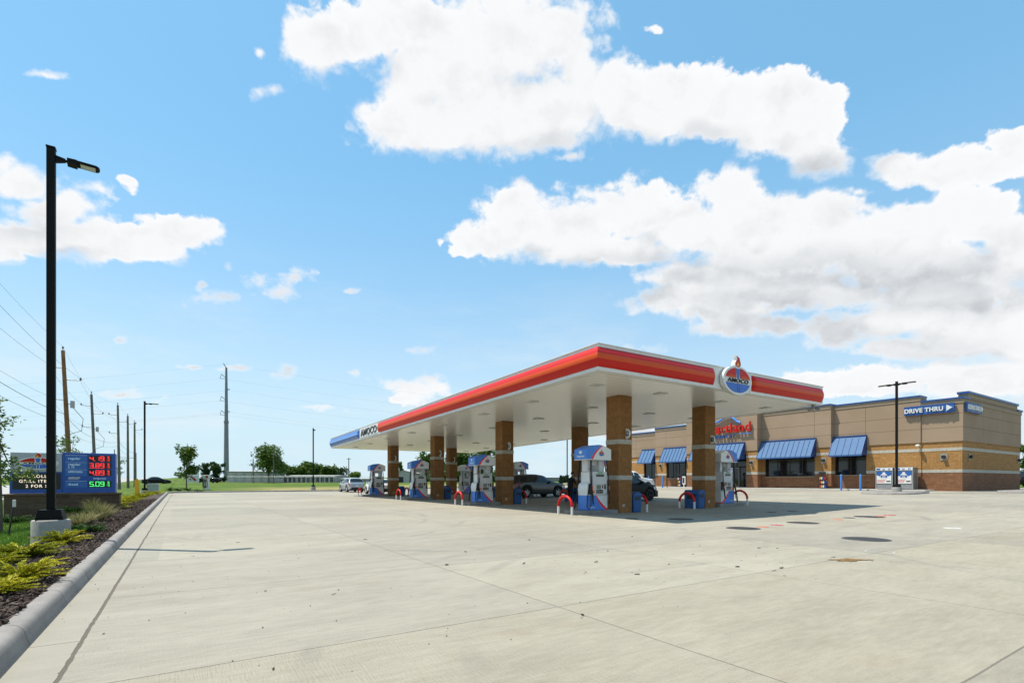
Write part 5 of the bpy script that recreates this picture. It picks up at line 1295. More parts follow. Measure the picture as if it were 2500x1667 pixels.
for i, (px, yt, w_, lab) in enumerate(((2506, 1082, 44, 'tall tree at the right edge beside the store'), (2530, 1110, 50, 'leafy tree partly cut by the right edge of the picture'))):
    ftree('edge_tree', lab, px, 95, yt, 1190, w_, 3600, LEAF_A, .2, 50+i, 14, 14, .08, .93)
# junipers
JUN_Y = rand_mat('juniper_gold', [(.05, .085, .008), (.19, .22, .012), (.45, .41, .016), (.66, .56, .035)], .6, .25)
JUN_G = rand_mat('juniper_green', [(.015, .05, .008), (.03, .085, .012), (.07, .14, .02)], .6, .2)
GRASS_T = rand_mat('ornamental_grass', [(0.055, 0.078, 0.016), (0.133, 0.148, 0.047), (0.257, 0.226, 0.101), (0.312, 0.242, 0.156)], .7, .3)
def juniper(label, x, y, r, h, m, seed, n=70, name='juniper_shrub', group='low juniper shrubs in the mulch bed'):
    z = T(x, y)+.02; o = thing(name, label, 'shrub', (x, y, z), 0, group); q = np.random.default_rng(seed); V = []; st = MB()
    for i in range(n):
        a = q.uniform(0, 2*PI); L = r*q.uniform(.45, 1.08); up = h*q.uniform(.25, 1.15)
        d_ = np.array([math.cos(a), math.sin(a), 0]); sd = np.array([-math.sin(a), math.cos(a), 0]); cur = q.uniform(-.3, .3)
        pt = lambda t: d_*L*t+sd*cur*L*t*t+np.array([0, 0, up*math.sin(min(1., t*.62+.02)*PI*.62)*(1-.25*t*t)+.015])
        if i % 4 == 0: st.tube([pt(0), pt(.4), pt(.85)], [.010, .007, .003], 4)
        K = 20
        for k in range(K):
            t = .15+.85*(k+q.random())/K; c = pt(t); tg = pt(min(1.05, t+.06))-c; tg /= max(1e-6, np.linalg.norm(tg))
            for s in (-1, 1, 0):
                l = r*.135*(1.15-.6*t)*q.uniform(.7, 1.3); sp = sd*s*.75+tg*.9+np.array([0, 0, q.uniform(.0, .55)]); sp /= np.linalg.norm(sp)
                w_ = np.cross(sp, q.normal(size=3)); w_ = w_/np.linalg.norm(w_)*l*.15
                V += [c-w_*.6, c+sp*l*.55-w_, c+sp*l, c+sp*l*.55+w_]
    V = np.array(V); npmesh('foliage', V, np.arange(len(V)).reshape(-1, 4), m, o); st.build('stems', BARK, o)
def px2w(px, py, zg=.08):
    d_ = 1250*(1.27-zg)/(py-1173); return cam2w(px, d_)
for i, (px, py, r, h, kind, lab) in enumerate((
    (152, 1336, .42, .30, 'y', 'golden juniper right in front of the lamp post base'), (62, 1370, .50, .26, 'y', 'wide golden juniper left of the lamp post base'), (54, 1436, .40, .28, 'y', 'golden juniper nearer the camera than the wide one'), (-12, 1470, .34, .2, 'y', 'small golden juniper cut by the left edge'), (-40, 1392, .42, .24, 'y', 'golden juniper mostly beyond the left edge'),
    (208, 1309, .42, .24, 'g', 'green juniper right of the lamp post base'), (276, 1243, .62, .36, 'y', 'golden juniper just right of the ornamental grass'), (302, 1234, .6, .42, 'y', 'golden juniper in front of the yellow marker post, nearer one'), (322, 1227, .75, .48, 'y', 'large golden juniper in front of the yellow marker post'), (350, 1217, .7, .45, 'y', 'golden juniper beside the far lamp post base'), (374, 1209.5, .8, .4, 'y', 'farthest golden juniper at the kerb bend'))):
    x, y = px2w(px, py); juniper(lab, x, y, r, h, JUN_Y if kind == 'y' else JUN_G, 60+i, 80 if py > 1290 else 50)
juniper('dark green shrub against the price sign base right of the lamp post', -3.35, 25.2, .62, .42, JUN_G, 80, 46, 'base_shrub', 'green shrubs at the foot of the price sign')
juniper('dark green shrub against the left end of the price sign base', -5.0, 25.0, .70, .34, JUN_G, 81, 46, 'base_shrub', 'green shrubs at the foot of the price sign')
def tuft(label, x, y, h, r, seed, n=260, m=None):
    z = T(x, y); o_ = None; q = np.random.default_rng(seed); V = []; F = []
    for i in range(n):
        a = q.uniform(0, 2*PI); L = h*q.uniform(.6, 1.1); lean = r*q.uniform(.1, 1.); d_ = np.array([math.cos(a), math.sin(a), 0]); sd = np.array([-math.sin(a), math.cos(a), 0])*.006
        b0 = d_*.05*q.random()
        P = [b0+d_*lean*t**1.7+np.array([0, 0, L*(t-.22*t*t*(lean/r))]) for t in (0, .4, .75, 1.)]; o0 = len(V)
        for j, p_ in enumerate(P): w_ = (1, .9, .6, .15)[j]; V += [p_-sd*w_, p_+sd*w_]
        F += [(o0+2*j, o0+2*j+1, o0+2*j+3, o0+2*j+2) for j in range(3)]
    o = npmesh('ornamental_grass', np.array(V), np.array(F), m or GRASS_T, None, (x, y, z)); tag(o, label, 'grass clump', 'ornamental grass clumps in the mulch bed')
for i, (px, py, h, r, lab) in enumerate(((246, 1277, .62, .50, 'tallest pale ornamental grass clump right of the lamp post'), (226, 1256, .70, .5, 'ornamental grass clump in front of the price sign base'), (190, 1294, .46, .4, 'green-tan grass clump just behind the lamp post base'), (214, 1284, .45, .5, 'low tan grass clump between the taller clumps'), (262, 1268, .5, .45, 'reddish low grass clump at the foot of the tallest clump'))):
    x, y = px2w(px, py); tuft(lab, x, y, h, r, 90+i)
for i, (px, lab) in enumerate(((415, 'leftmost small green shrub on the far kerb'), (437, 'second small green shrub on the far kerb'), (461, 'dark shrub under the young maple'), (484, 'dark shrub left of the air machine'))):
    x, y = px2w(px, 1198.5, .15); juniper(lab, x, y, .75, .5, JUN_G, 100+i, 26, 'edge_shrub', 'small shrubs along the far kerb')
# ------------------------------------------------------------------ vehicles
def paint(name, c, metal=.3): return mat(name, c, .28, metal, var=.04, coat=.6)
CGLASS = mat('car_glass', (.010, .014, .015), .03, spec=.7, var=.05)
RIM = mat('alloy_rim', (.60, .61, .62), .35, .3, var=.08); LAMPR = mat('tail_lamp', (.35, .01, .012), .2, coat=.5); LAMPW = mat('head_lamp', (.62, .64, .66), .12, coat=.5)
CLAD = mat('black_cladding', (.016, .016, .017), .6)
def interp(pts, x): return float(np.interp(x, [p[0] for p in pts], [p[1] for p in pts]))
STY = {
 'suv': dict(L=4.62, wr=.36, ax=(.98, 3.66), top=[(0, .72), (.03, .95), (.10, 1.05), (.22, 1.16), (.52, 1.50), (.80, 1.585), (1.3, 1.62), (2.0, 1.62), (2.55, 1.55), (2.8, 1.46), (3.38, 1.10), (3.7, 1.05), (4.2, .95), (4.45, .85), (4.58, .70), (4.62, .58)],
    belt=[(0, .70), (.05, .92), (.25, 1.06), (1.0, 1.03), (3.4, .98), (4.2, .86), (4.62, .55)], w=[(0, .70), (.08, .82), (.3, .89), (.8, .93), (3.7, .93), (4.2, .87), (4.45, .76), (4.62, .55)],
    win=[(.42, 1.0, .62, .98), (1.06, 1.92, .98, 1.90), (2.0, 3.05, 1.98, 2.50)], ws=(2.72, 3.36), rw=(.18, .56)),
 'sedan': dict(L=4.6, wr=.33, ax=(.95, 3.65), top=[(0, .66), (.05, .92), (.5, .98), (.75, 1.02), (1.35, 1.38), (1.8, 1.45), (2.4, 1.43), (2.75, 1.33), (3.35, .98), (4.1, .86), (4.5, .70), (4.6, .52)],
    belt=[(0, .64), (.05, .86), (.6, .92), (3.4, .92), (4.2, .80), (4.6, .50)], w=[(0, .68), (.1, .80), (.6, .90), (3.7, .90), (4.3, .80), (4.6, .52)],
    win=[(1.0, 1.95, 1.4, 1.93), (2.03, 3.0, 2.0, 2.5)], ws=(2.68, 3.32), rw=(.78, 1.3)),
 'pickup': dict(L=5.6, wr=.40, ax=(1.2, 4.5), top=[(0, .85), (.03, 1.15), (1.85, 1.18), (1.95, 1.22), (2.12, 1.78), (2.6, 1.86), (3.2, 1.84), (3.45, 1.76), (4.05, 1.28), (5.2, 1.16), (5.5, 1.0), (5.6, .7)],
    belt=[(0, .8), (.05, 1.10), (1.9, 1.14), (4.1, 1.16), (5.2, 1.02), (5.6, .66)], w=[(0, .9), (.05, .96), (5.0, .96), (5.4, .90), (5.6, .75)],
    win=[(2.2, 2.85, 2.25, 2.83), (2.93, 3.85, 2.91, 3.42)], ws=(3.42, 4.0), rw=(1.97, 2.1)),
}
def vehicle(name, label, cat, x, y, rz, body_m, style='suv', s=1., z=None, group=None, detail=True):
    S = STY[style]; L = S['L']; wr = S['wr']
    zg = (Lz(x) if z is None else z)
    o = thing(name, label, cat, (x, y, zg), rz, group); o.scale = (s, s, s)
    x0 = L/2                                               # origin under the middle
    def ring(u):
        zt = interp(S['top'], u); zbelt = min(interp(S['belt'], u), zt-.03); w_ = interp(S['w'], u)
        zb = interp([(0, .42), (.25, .27), (L-.3, .25), (L, .36)], u)
        for a in S['ax']:
            R = wr+.075
            if abs(u-a) < R: zb = max(zb, wr-.02+math.sqrt(R*R-(u-a)**2))
        g = max(0., min(1., (zt-zbelt-.05)/.4)); rw = w_*(.93-.19*g)
        z1 = min(zb+.10, zbelt-.12); zm = max(zbelt*.70, zb+.12); zm = min(zm, zbelt-.06)
        return [(w_*.95, zb), (w_*.985, z1), (w_, zm), (w_*.965, zbelt), (rw, zt-.05*g-.012), (rw*.78, zt), (0., zt+.022*g)]
    def surf(u, q):
        r_ = ring(u); i = min(int(q), 5); f = q-i
        return r_[i][0]*(1-f)+r_[i+1][0]*f, r_[i][1]*(1-f)+r_[i+1][1]*f
    us = np.unique(np.concatenate([np.linspace(0, L, 80)]+[np.linspace(a-wr-.075, a+wr+.075, 25) for a in S['ax']]+[[.02, .05]]))
    vs = []; n = 13
    for u in us:
        r_ = ring(u); full = [(-a, b) for a, b in r_]+[(a, b) for a, b in r_[-2::-1]]
        vs += [(u-x0, q[0], q[1]) for q in full]
    k = len(us)
    mb = MB(); mb.add(vs, [(i*n+j, (i+1)*n+j, (i+1)*n+j+1, i*n+j+1) for i in range(k-1) for j in range(n-1)], 0, True)
    mb.add(vs[:n], [tuple(range(n))]); mb.add(vs[-n:], [tuple(range(n))[::-1]])
    mb.build('body', body_m, o, recalc=True)
    mb = MB(); mb.box(.12-x0, L-.15-x0, -.80, .80, .24, .60); mb.build('underbody', CLAD, o)
    def patch(u0, u1, q0, q1, side, off, m_, nm, v0=None, v1=None, nu=8, nq=3, parent=o):
        mb = MB(); P = []
        for b in range(nq+1):
            tq = b/nq; q = q0+(q1-q0)*tq
            a0 = u0+((v0 if v0 is not None else u0)-u0)*tq; a1 = u1+((v1 if v1 is not None else u1)-u1)*tq
            for a in range(nu+1):
                u = a0+(a1-a0)*a/nu; yy, zz = surf(u, q); P.append((u-x0, side*(yy+off), zz+off*.4))
        F = [(b*(nu+1)+a, b*(nu+1)+a+1, (b+1)*(nu+1)+a+1, (b+1)*(nu+1)+a) for b in range(nq) for a in range(nu)]
        if side > 0: F = [f[::-1] for f in F]
        mb.add(P, F, 0, True); return mb.build(nm, m_, parent)
    def across(u0, u1, off, nm):
        mb = MB(); P = []; nu = 6; ys_ = [3.35, 4., 4.6, 5., 5.5, 6.]
        ys_ = [4.02, 4.5, 5., 5.5, 6.]
        for a in range(nu+1):
            u = u0+(u1-u0)*a/nu; row = [surf(u, q) for q in ys_]
            full = [(-p_[0]*.97, p_[1]) for p_ in row]+[(p_[0]*.97, p_[1]) for p_ in row[-2::-1]]
            P += [(u-x0+(off if u0 > L/2 else -off), q[0], q[1]+off) for q in full]
        m_ = 9; mb.add(P, [(a*m_+b, (a+1)*m_+b, (a+1)*m_+b+1, a*m_+b+1) for a in range(nu) for b in range(m_-1)], 0, True); mb.build(nm, CGLASS, o)
    for sd in (-1, 1):
        for (a0, a1, b0, b1) in S['win']: patch(a0, a1, 3.10, 3.90, sd, .007, CGLASS, 'side_window', b0, b1)
        if detail:
            patch(.30, L-.35, .02, .75, sd, .006, CLAD, 'sill_trim', nu=60, nq=1)
            patch(L-.62, L-.10, 2.25, 2.85, sd, .010, LAMPW, 'headlight'); patch(.02, .42, 2.35, 2.9, sd, .010, LAMPR, 'tail_light')
            ym, zm = surf(S['win'][-1][1]-.12, 3.15); mb = MB(); xm = S['win'][-1][1]-.12-x0
            mb.box(xm-.10, xm+.06, sd*(ym+.03), sd*(ym+.21), zm-.02, zm+.13, 0, .025); mb.build('wing_mirror', body_m, o)
            mb = MB()
            for a0, a1 in ((S['win'][-2][1]-.25, S['win'][-2][1]-.08), (S['win'][-1][0]+.06, S['win'][-1][0]+.22)):
                yy, zz = surf(a0, 2.75); mb.box(a0-x0, a1-x0, sd*(yy-.005), sd*(yy+.03), zz-.015, zz+.015)
            mb.build('door_handles', body_m, o)
    across(*S['ws'], .008, 'windscreen'); across(*S['rw'], .008, 'rear_window')
    if detail:
        mb = MB(); mb.box(-.03-x0, .10-x0, -.62, .62, .36, .55, 0, .02); mb.build('rear_bumper', CLAD, o)
        mb = MB(); mb.box(-.022-x0, -.006-x0, -.17, .17, .66, .76); mb.build('number_plate', WHITE, o)
        mb = MB(); mb.box(L-.10-x0, L+.02-x0, -.50, .50, .36, .66, 0, .02); mb.build('grille', CLAD, o)
    wdt = S['w'][len(S['w'])//2][1]
    for a in S['ax']:
        for sd in (-1, 1):
            wm = MB(); yo, yi = sd*(wdt-.01), sd*(wdt-.23); ymid = (yo+yi)/2; hw = .11
            wm.lathe([(wr*.60, -hw), (wr*.93, -hw), (wr, -hw*.6), (wr, hw*.6), (wr*.93, hw), (wr*.60, hw)], 26, 0, (a-x0, ymid, wr), 'y')
            wh = wm.build('wheel', RUBBER, o)
            rm = MB(); rm.lathe([(wr*.72, hw*.98), (wr*.66, hw*1.0), (wr*.56, hw*.7), (wr*.56, -hw*.2), (.001, -hw*.2)], 24, 0, (0, 0, 0), 'y')
            for q in range(5):
                t = 2*PI*q/5
                for dt in (-.16, .16):
                    rm.tube([(0.05*math.cos(t), hw*.75, .05*math.sin(t)), (wr*.60*math.cos(t+dt), hw*.80, wr*.60*math.sin(t+dt))], .022, 5)
            rm.cyl((0, hw*.4, 0), (0, hw*.85, 0), .07, .06, 10)
            rm.xform(lambda v: (v[0]+a-x0, ymid+sd*v[1], v[2]+wr)); rm.build('rim', RIM if body_m.name != 'black_car_paint' else CLAD, wh, recalc=True)
    return o
vehicle('parked_suv', 'dark grey sport utility vehicle at the pumps, seen side-on between the columns', 'car', 21.55, 30.2, 0., paint('graphite_car_paint', (.036, .037, .036), 0.), 'suv', 1.02)
vehicle('parked_suv', 'black sport utility vehicle with black wheels, nose showing right of the near column', 'car', 21.75, 21.7, 0., mat('black_car_paint', (.006, .008, .007), .45, .0, var=.04, coat=.08, spec=.15), 'suv', 1.0)
vehicle('parked_suv', 'silver sport utility vehicle seen from behind left of the pumps', 'car', 16.2, 58.4, PI/2, paint('silver_car_paint', (.42, .43, .44), .5), 'suv', .98)
vehicle('white_pickup', 'white pickup truck parked beyond the black vehicle before the store', 'pickup truck', 33.0, 32.4, 0., paint('white_car_paint', (.70, .71, .72), 0.), 'pickup', 1.0)
vehicle('parked_car', 'white car mostly hidden behind the farthest front dispenser', 'car', 15.75, 47.3, PI/2, paint('white_car_paint', (.70, .71, .72)), 'sedan', 1.0)
x, y = cam2w(382, 96); vehicle('distant_car', 'black car in the distance beyond the far lamp post', 'car', x, y, math.radians(8), paint('black_car_paint', (.01, .01, .01)), 'sedan', 1., T(x, y), detail=False)
x, y = cam2w(508, 112); vehicle('distant_car', 'dark car parked behind the white billboard', 'car', x, y, -YAW, paint('black_car_paint', (.01, .01, .01)), 'pickup', .9, T(x, y), detail=False)
vehicle('distant_car', 'small dark car coming down the road between the wood poles', 'car', -15.5, 150, -PI/2, paint('black_car_paint', (.01, .01, .01)), 'suv', 1., float(roadz(np.array([-15.5]), np.array([150.]))[0]), detail=False)
x, y = cam2w(2510, 66); vehicle('black_truck', 'black truck at the right edge beyond the store', 'pickup truck', x, y, -.4, paint('black_car_paint', (.01, .01, .01)), 'pickup', 1.1, .5)

# ------------------------------------------------------------------ person at the pump
def skin_mesh(name, nodes, edges, mats, face_mat, parent=None, loc=(0, 0, 0), rz=0., sub=2):
    bm = bmesh.new(); lay = bm.verts.layers.skin.verify(); vm = {}
    for k, (p, r) in nodes.items():
        v = bm.verts.new(p); v[lay].radius = (r, r) if not isinstance(r, tuple) else r; vm[k] = v
    for a, b in edges: bm.edges.new((vm[a], vm[b]))
    vm['pelvis'][lay].use_root = True
    me = bpy.data.meshes.new('t'); bm.to_mesh(me); bm.free(); ob = bpy.data.objects.new('t', me); col.objects.link(ob)
    ob.modifiers.new('s', 'SKIN').use_smooth_shade = True; ob.modifiers.new('b', 'SUBSURF').levels = sub
    m2 = bpy.data.meshes.new_from_object(ob.evaluated_get(bpy.context.evaluated_depsgraph_get())); bpy.data.objects.remove(ob)
    m2.name = name; m2.materials.clear()
    for q in mats: m2.materials.append(q)
    for p in m2.polygons: p.material_index = face_mat(p.center); p.use_smooth = True
    o = bpy.data.objects.new(name, m2); col.objects.link(o); o.location = loc; o.rotation_euler.z = rz
    if parent: o.parent = parent
    return o
SKIN = mat('skin', (.30, .16, .10), .5, var=.08); CLOTH = mat('black_shirt', (.008, .008, .009), .9, var=.2); TROU = mat('black_trousers', (.006, .006, .008), .9, var=.2); HAIR = mat('dark_hair', (.012, .009, .007), .6); SHOE = mat('black_shoe', (.01, .01, .01), .5)
N = {'pelvis': ((0, 0, .92), (.15, .12)), 'belly': ((.03, 0, 1.08), (.145, .115)), 'chest': ((.10, 0, 1.28), (.165, .125)), 'neckb': ((.16, 0, 1.43), .075), 'neck': ((.19, 0, 1.49), .055), 'jaw': ((.235, 0, 1.545), (.07, .068)), 'head': ((.235, 0, 1.63), (.085, .095)), 'crown': ((.22, 0, 1.70), (.065, .07)), 'nose': ((.325, 0, 1.60), .016)}
E_ = [('pelvis', 'belly'), ('belly', 'chest'), ('chest', 'neckb'), ('neckb', 'neck'), ('neck', 'jaw'), ('jaw', 'head'), ('head', 'crown'), ('head', 'nose')]
for sd, nm in ((-1, 'r'), (1, 'l')):
    N.update({nm+'hip': ((0, sd*.10, .86), .095), nm+'knee': ((.04+.03*sd, sd*.12, .49), .065), nm+'ank': ((-.02+.05*sd, sd*.12, .09), .045), nm+'toe': ((.14+.05*sd, sd*.14, .045), .042),
              nm+'sh': ((.12, sd*.20, 1.38), .065), nm+'elb': ((.16, sd*.26, 1.10), .048), nm+'wr': ((.38, sd*.20, 1.02), .030), nm+'palm': ((.455, sd*.19, 1.015), (.036, .020)), nm+'ear': ((.225, sd*.098, 1.60), .018)})
    E_ += [('pelvis', nm+'hip'), (nm+'hip', nm+'knee'), (nm+'knee', nm+'ank'), (nm+'ank', nm+'toe'), ('chest', nm+'sh'), (nm+'sh', nm+'elb'), (nm+'elb', nm+'wr'), (nm+'wr', nm+'palm'), ('head', nm+'ear')]
    for q, (dy, ln) in enumerate(((-.030, .070), (-.010, .080), (.010, .076), (.029, .060))):
        N[nm+'f%da' % q] = ((.50, sd*.19+dy, 1.012), .0095); N[nm+'f%db' % q] = ((.50+ln*.55, sd*.19+dy*1.1, .995), .0085); N[nm+'f%dc' % q] = ((.50+ln*.7, sd*.19+dy*1.1, .995-ln*.55), .0075)
        E_ += [(nm+'palm', nm+'f%da' % q), (nm+'f%da' % q, nm+'f%db' % q), (nm+'f%db' % q, nm+'f%dc' % q)]
    N[nm+'t1'] = ((.45, sd*.19-sd*.045, 1.01), .011); N[nm+'t2'] = ((.49, sd*.19-sd*.062, 1.0), .009); E_ += [(nm+'palm', nm+'t1'), (nm+'t1', nm+'t2')]
def pmat(c):
    if c.z < .10: return 3
    if c.z < .95 and c.x < .30: return 2
    if c.z > 1.475 or (c.x > .30 and c.z < 1.1): return 0
    return 1
px_, py_ = 18.35, 22.35
person = skin_mesh('person', N, E_, [SKIN, CLOTH, TROU, SHOE], pmat, None, (px_, py_, Lz(px_)), math.radians(8))
tag(person, 'person in black shirt and black trousers bending slightly at the pumps behind the near dispenser', 'person')
mb = MB(); mb.lathe([(.001, .115), (.05, .105), (.088, .06), (.102, .0), (.095, -.05)], 16, 0, (0, 0, 0)); mb.xform(lambda v: (v[0]*.98+.215-.02*(v[2] < 0), v[1]*.98, v[2]+1.665)); mb.build('hair', HAIR, person)

# ------------------------------------------------------------------ utility poles and wires
WOODO = mat('orange_wood_pole', (0.203, 0.101, 0.035), .85, var=.35, scale=2.5, bmp=.6); WOODG = mat('grey_wood_pole', (0.136, 0.121, 0.101), .85, var=.3, scale=2.5, bmp=.6); CER = mat('insulator', (.10, .10, .11), .3)
POLES = [(-8.3, 27.5, 12.0, WOODO, 0, 'wood pole'), (-7.2, 52.7, 11.5, WOODO, 1.15, 'tall orange-brown wood utility pole rising behind the near lamp post'), (-8.3, 77, 11.4, WOODG, 1, 'grey leaning wood utility pole, second along the road'), (-7.0, 88, 11.6, WOODG, .4, 'grey wood utility pole, third along the road'), (-6.6, 96, 11.0, WOODG, .1, 'grey wood pole just right of the third utility pole'), (-6.2, 103, 10.7, WOODG, .1, 'thin grey wood pole beside the far lamp post')]
GPOLE = 'wood utility poles along the road'
ends = []
for i, (x, y, h, m_, lean, lab) in enumerate(POLES):
    z = T(x, y); zt = h-z
    tx, ty = -.055*zt*lean*CX*.9, .055*zt*lean*SX*.9
    top = Vector((x+tx, y+ty, h)); ends.append(top)
    if i == 0: continue                                   # stands outside the picture; only its wires show
    o = thing('utility_pole', lab, 'utility pole', (x, y, z), 0, GPOLE)
    mb = MB(); mb.cyl((0, 0, -.3), (tx, ty, zt), .19, .12, 10); mb.build('pole_shaft', m_, o)
    mb = MB(); mb.cyl((tx, ty, zt), (tx, ty, zt+.3), .03, None, 6); mb.lathe([(.03, .14), (.07, .18), (.05, .24), (.07, .28), (.03, .34)], 8, 0, (tx, ty, zt)); mb.build('pin_insulator', CER, o)
    for (dz, sd) in ((-1.4, -1), (-2.3, 1), (-3.9, -1)) if i < 4 else ((-1.2, 1),):
        f = (zt+dz)/zt; bx, by = tx*f, ty*f
        mb = MB(); mb.tube([(bx, by, zt+dz), (bx+sd*1.0, by, zt+dz+.06)], .035, 6); ar = mb.build('bracket', GREY, o)
        mb = MB(); mb.lathe([(.03, .06), (.08, .09), (.05, .14), (.08, .18), (.05, .23), (.02, .30)], 8, 0, (bx+sd*.98, by, zt+dz)); mb.build('insulator', CER, ar)
    if i in (1, 2):
        f = .55; mb = MB(); mb.cyl((tx*f+.35, ty*f, zt*.62), (tx*f+.35, ty*f, zt*.62+.55), .14, None, 10); mb.tube([(tx*f, ty*f, zt*.62+.3), (tx*f+.3, ty*f, zt*.62+.3)], .03, 6); mb.build('cutout_switch', GREY, o)
        mb = MB(); mb.tube([(tx*f+.4, ty*f, zt*.62), (tx*f+1.0, ty*f, zt*.55), (tx*f+.9, ty*f, zt*.47), (tx*f+.1, ty*f, zt*.44)], .02, 6); mb.build('riser_cable', RUBBER, o)
WIRE = mat('wire', (.05, .05, .055), .5)
def wire(name, label, p, q, sag, r, group):
    p, q = Vector(p), Vector(q); mid = (p+q)/2; pts = []
    for k in range(17):
        t = k/16; v = p.lerp(q, t); v.z -= sag*4*t*(1-t); pts.append(v-mid)
    mb = MB(); mb.tube(pts, r, 4); o = mb.build(name, WIRE, None, mid); tag(o, label, 'wire', group)
order = [0, 1, 2, 3, 5]
GW = 'overhead wires along the road'
for a, b in zip(order[:-1], order[1:]):
    A, B = ends[a], ends[b]
    for (dz, dx, r, w_) in ((.32, 0, .006, 'top'), (-1.1, -.95, .008, 'upper left'), (-2.0, .95, .008, 'upper right'), (-3.6, -.95, .008, 'middle'), (-5.0, .1, .015, 'thick lower'), (-5.6, -.1, .010, 'lowest')):
        lab = '%s overhead wire %s' % (w_, {0: 'leaving the picture left of the nearest wood pole', 1: 'from the first to the second wood pole', 2: 'from the second to the third wood pole', 3: 'beyond the third wood pole'}[a])
        wire('overhead_wire', lab, A+Vector((dx, 0, dz)), B+Vector((dx, 0, dz)), .35, r, GW)
# steel pylon
x, y = cam2w(552.5, 140); z = T(x, y); HT = 32.0
o = thing('steel_pylon', 'tall grey tapered steel transmission pole with short insulator arms', 'pylon', (x, y, z))
mb = MB(); mb.cyl((0, 0, -.3), (0, 0, HT*.50), .70, .52, 12); mb.build('lower_shaft', STEEL, o)
mb = MB(); mb.cyl((0, 0, HT*.50), (0, 0, HT*.97), .48, .26, 12); mb.build('upper_shaft', STEEL, o)
mb = MB(); mb.cyl((0, 0, HT*.495), (0, 0, HT*.515), .62, None, 12); mb.build('flange', STEEL, o)
mb = MB(); mb.lathe([(1.1, -.2), (1.1, .12), (.001, .12)], 20); mb.build('footing', BASEC, o)
arms = []
for f, sd in ((.88, -1), (.78, 1), (.69, -1), (.59, 1), (.57, -1)):
    zz = HT*f; Lr = 1.7; v = Vector((CX, -SX, 0))*sd
    mb = MB(); mb.tube([(0, 0, zz), tuple(v*Lr*.8+Vector((0, 0, zz+1.1)))] if sd < 0 else [(0, 0, zz), tuple(v*.9+Vector((0, 0, zz+.25)))], .09, 6)
    ar = mb.build('arm', STEEL, o)
    e_ = v*(Lr if sd < 0 else 1.0)+Vector((0, 0, zz-.1)); arms.append(Vector((x, y, z))+e_)
    mb = MB(); mb.tube([(0, 0, zz-.15), tuple(e_)], .05, 6)
    if sd < 0: mb.tube([tuple(v*Lr*.8+Vector((0, 0, zz+1.1))), tuple(e_)], .05, 6)
    mb.build('insulator', CER, ar)
mb = MB(); mb.tube([(0, 0, HT*.965), tuple(Vector((CX, -SX, 0))*-.75+Vector((0, 0, HT+.2)))], .10, 6); mb.build('top_spike', STEEL, o)
def camp(xc, d_, zz): return Vector((xc*CX+d_*SX, -xc*SX+d_*CX, zz))
for i, e_ in enumerate(arms+[Vector((x, y, z+HT))]):
    dz = e_.z; nm = ('top', 'second', 'third', 'fourth', 'fifth', 'ground')[i]
    wire('transmission_wire', '%s transmission wire running left from the steel pylon' % nm, e_, camp(-330, 190, dz-2), 3.0, .010, 'transmission wires')
    wire('transmission_wire', '%s transmission wire running right from the steel pylon' % nm, e_, camp(150, 250, dz-4), 5.0, .010, 'transmission wires')
# small distant poles
for i, (px, d_, yt, lab) in enumerate(((618, 112, 1120, 'short dark pole with a box in front of the long storage shed'), (668, 112, 1104, 'thin pale pole right of the broad tree'), (851.5, 120, 1117, 'wooden pole with a small crossbar left of the silver car'))):
    xx, yy = cam2w(px, d_); z = T(xx, yy); h = 1.27+(1173-yt)/1250*d_-z
    o = thing('distant_pole', lab, 'utility pole', (xx, yy, z), -YAW, 'small poles near the storage sheds')
    mb = MB(); mb.cyl((0, 0, -.2), (0, 0, h), .14, .10, 8); mb.build('pole_shaft', WOODG, o)
    mb = MB(); (mb.cyl((.16, 0, h*.55), (.16, 0, h*.75), .2, None, 8) if i == 0 else mb.box(-.5, .5, -.05, .05, h-.35, h-.22)); mb.build('pole_fitting', GREY, o)
# traffic signals by the road
def signal(x, y, h, armL, label):
    z = T(x, y); o = thing('traffic_signal', label, 'traffic light', (x, y, z), 0, 'traffic signals at the far junction')
    mb = MB(); mb.cyl((0, 0, -.2), (0, 0, h), .11, .08, 8); mb.build('signal_pole', GREY, o)
    mb = MB(); mb.tube([(0, 0, h-1.2), (-armL, 0, h-.8)], .06, 6); mb.build('mast_arm', GREY, o)
    for t in (.45, .95):
        mb = MB(); mb.box(-armL*t-.18, -armL*t+.18, -.14, .14, h-1.75, h-.6, 0, .02); hd = mb.build('signal_head', BLACK, o)
        for q, mm in enumerate((RED, YELLOW, GREENL)):
            mb = MB(); zc = h-.8-q*.36; mb.cyl((-armL*t, -.141, zc), (-armL*t, -.16, zc), .12, None, 10); mb.build('signal_lens', mm, hd)
signal(-9.6, 112, 6.4, 6.5, 'traffic signal mast reaching over the road, nearer one'); signal(-8.2, 140, 6.8, 8., 'traffic signal mast farther along the road')
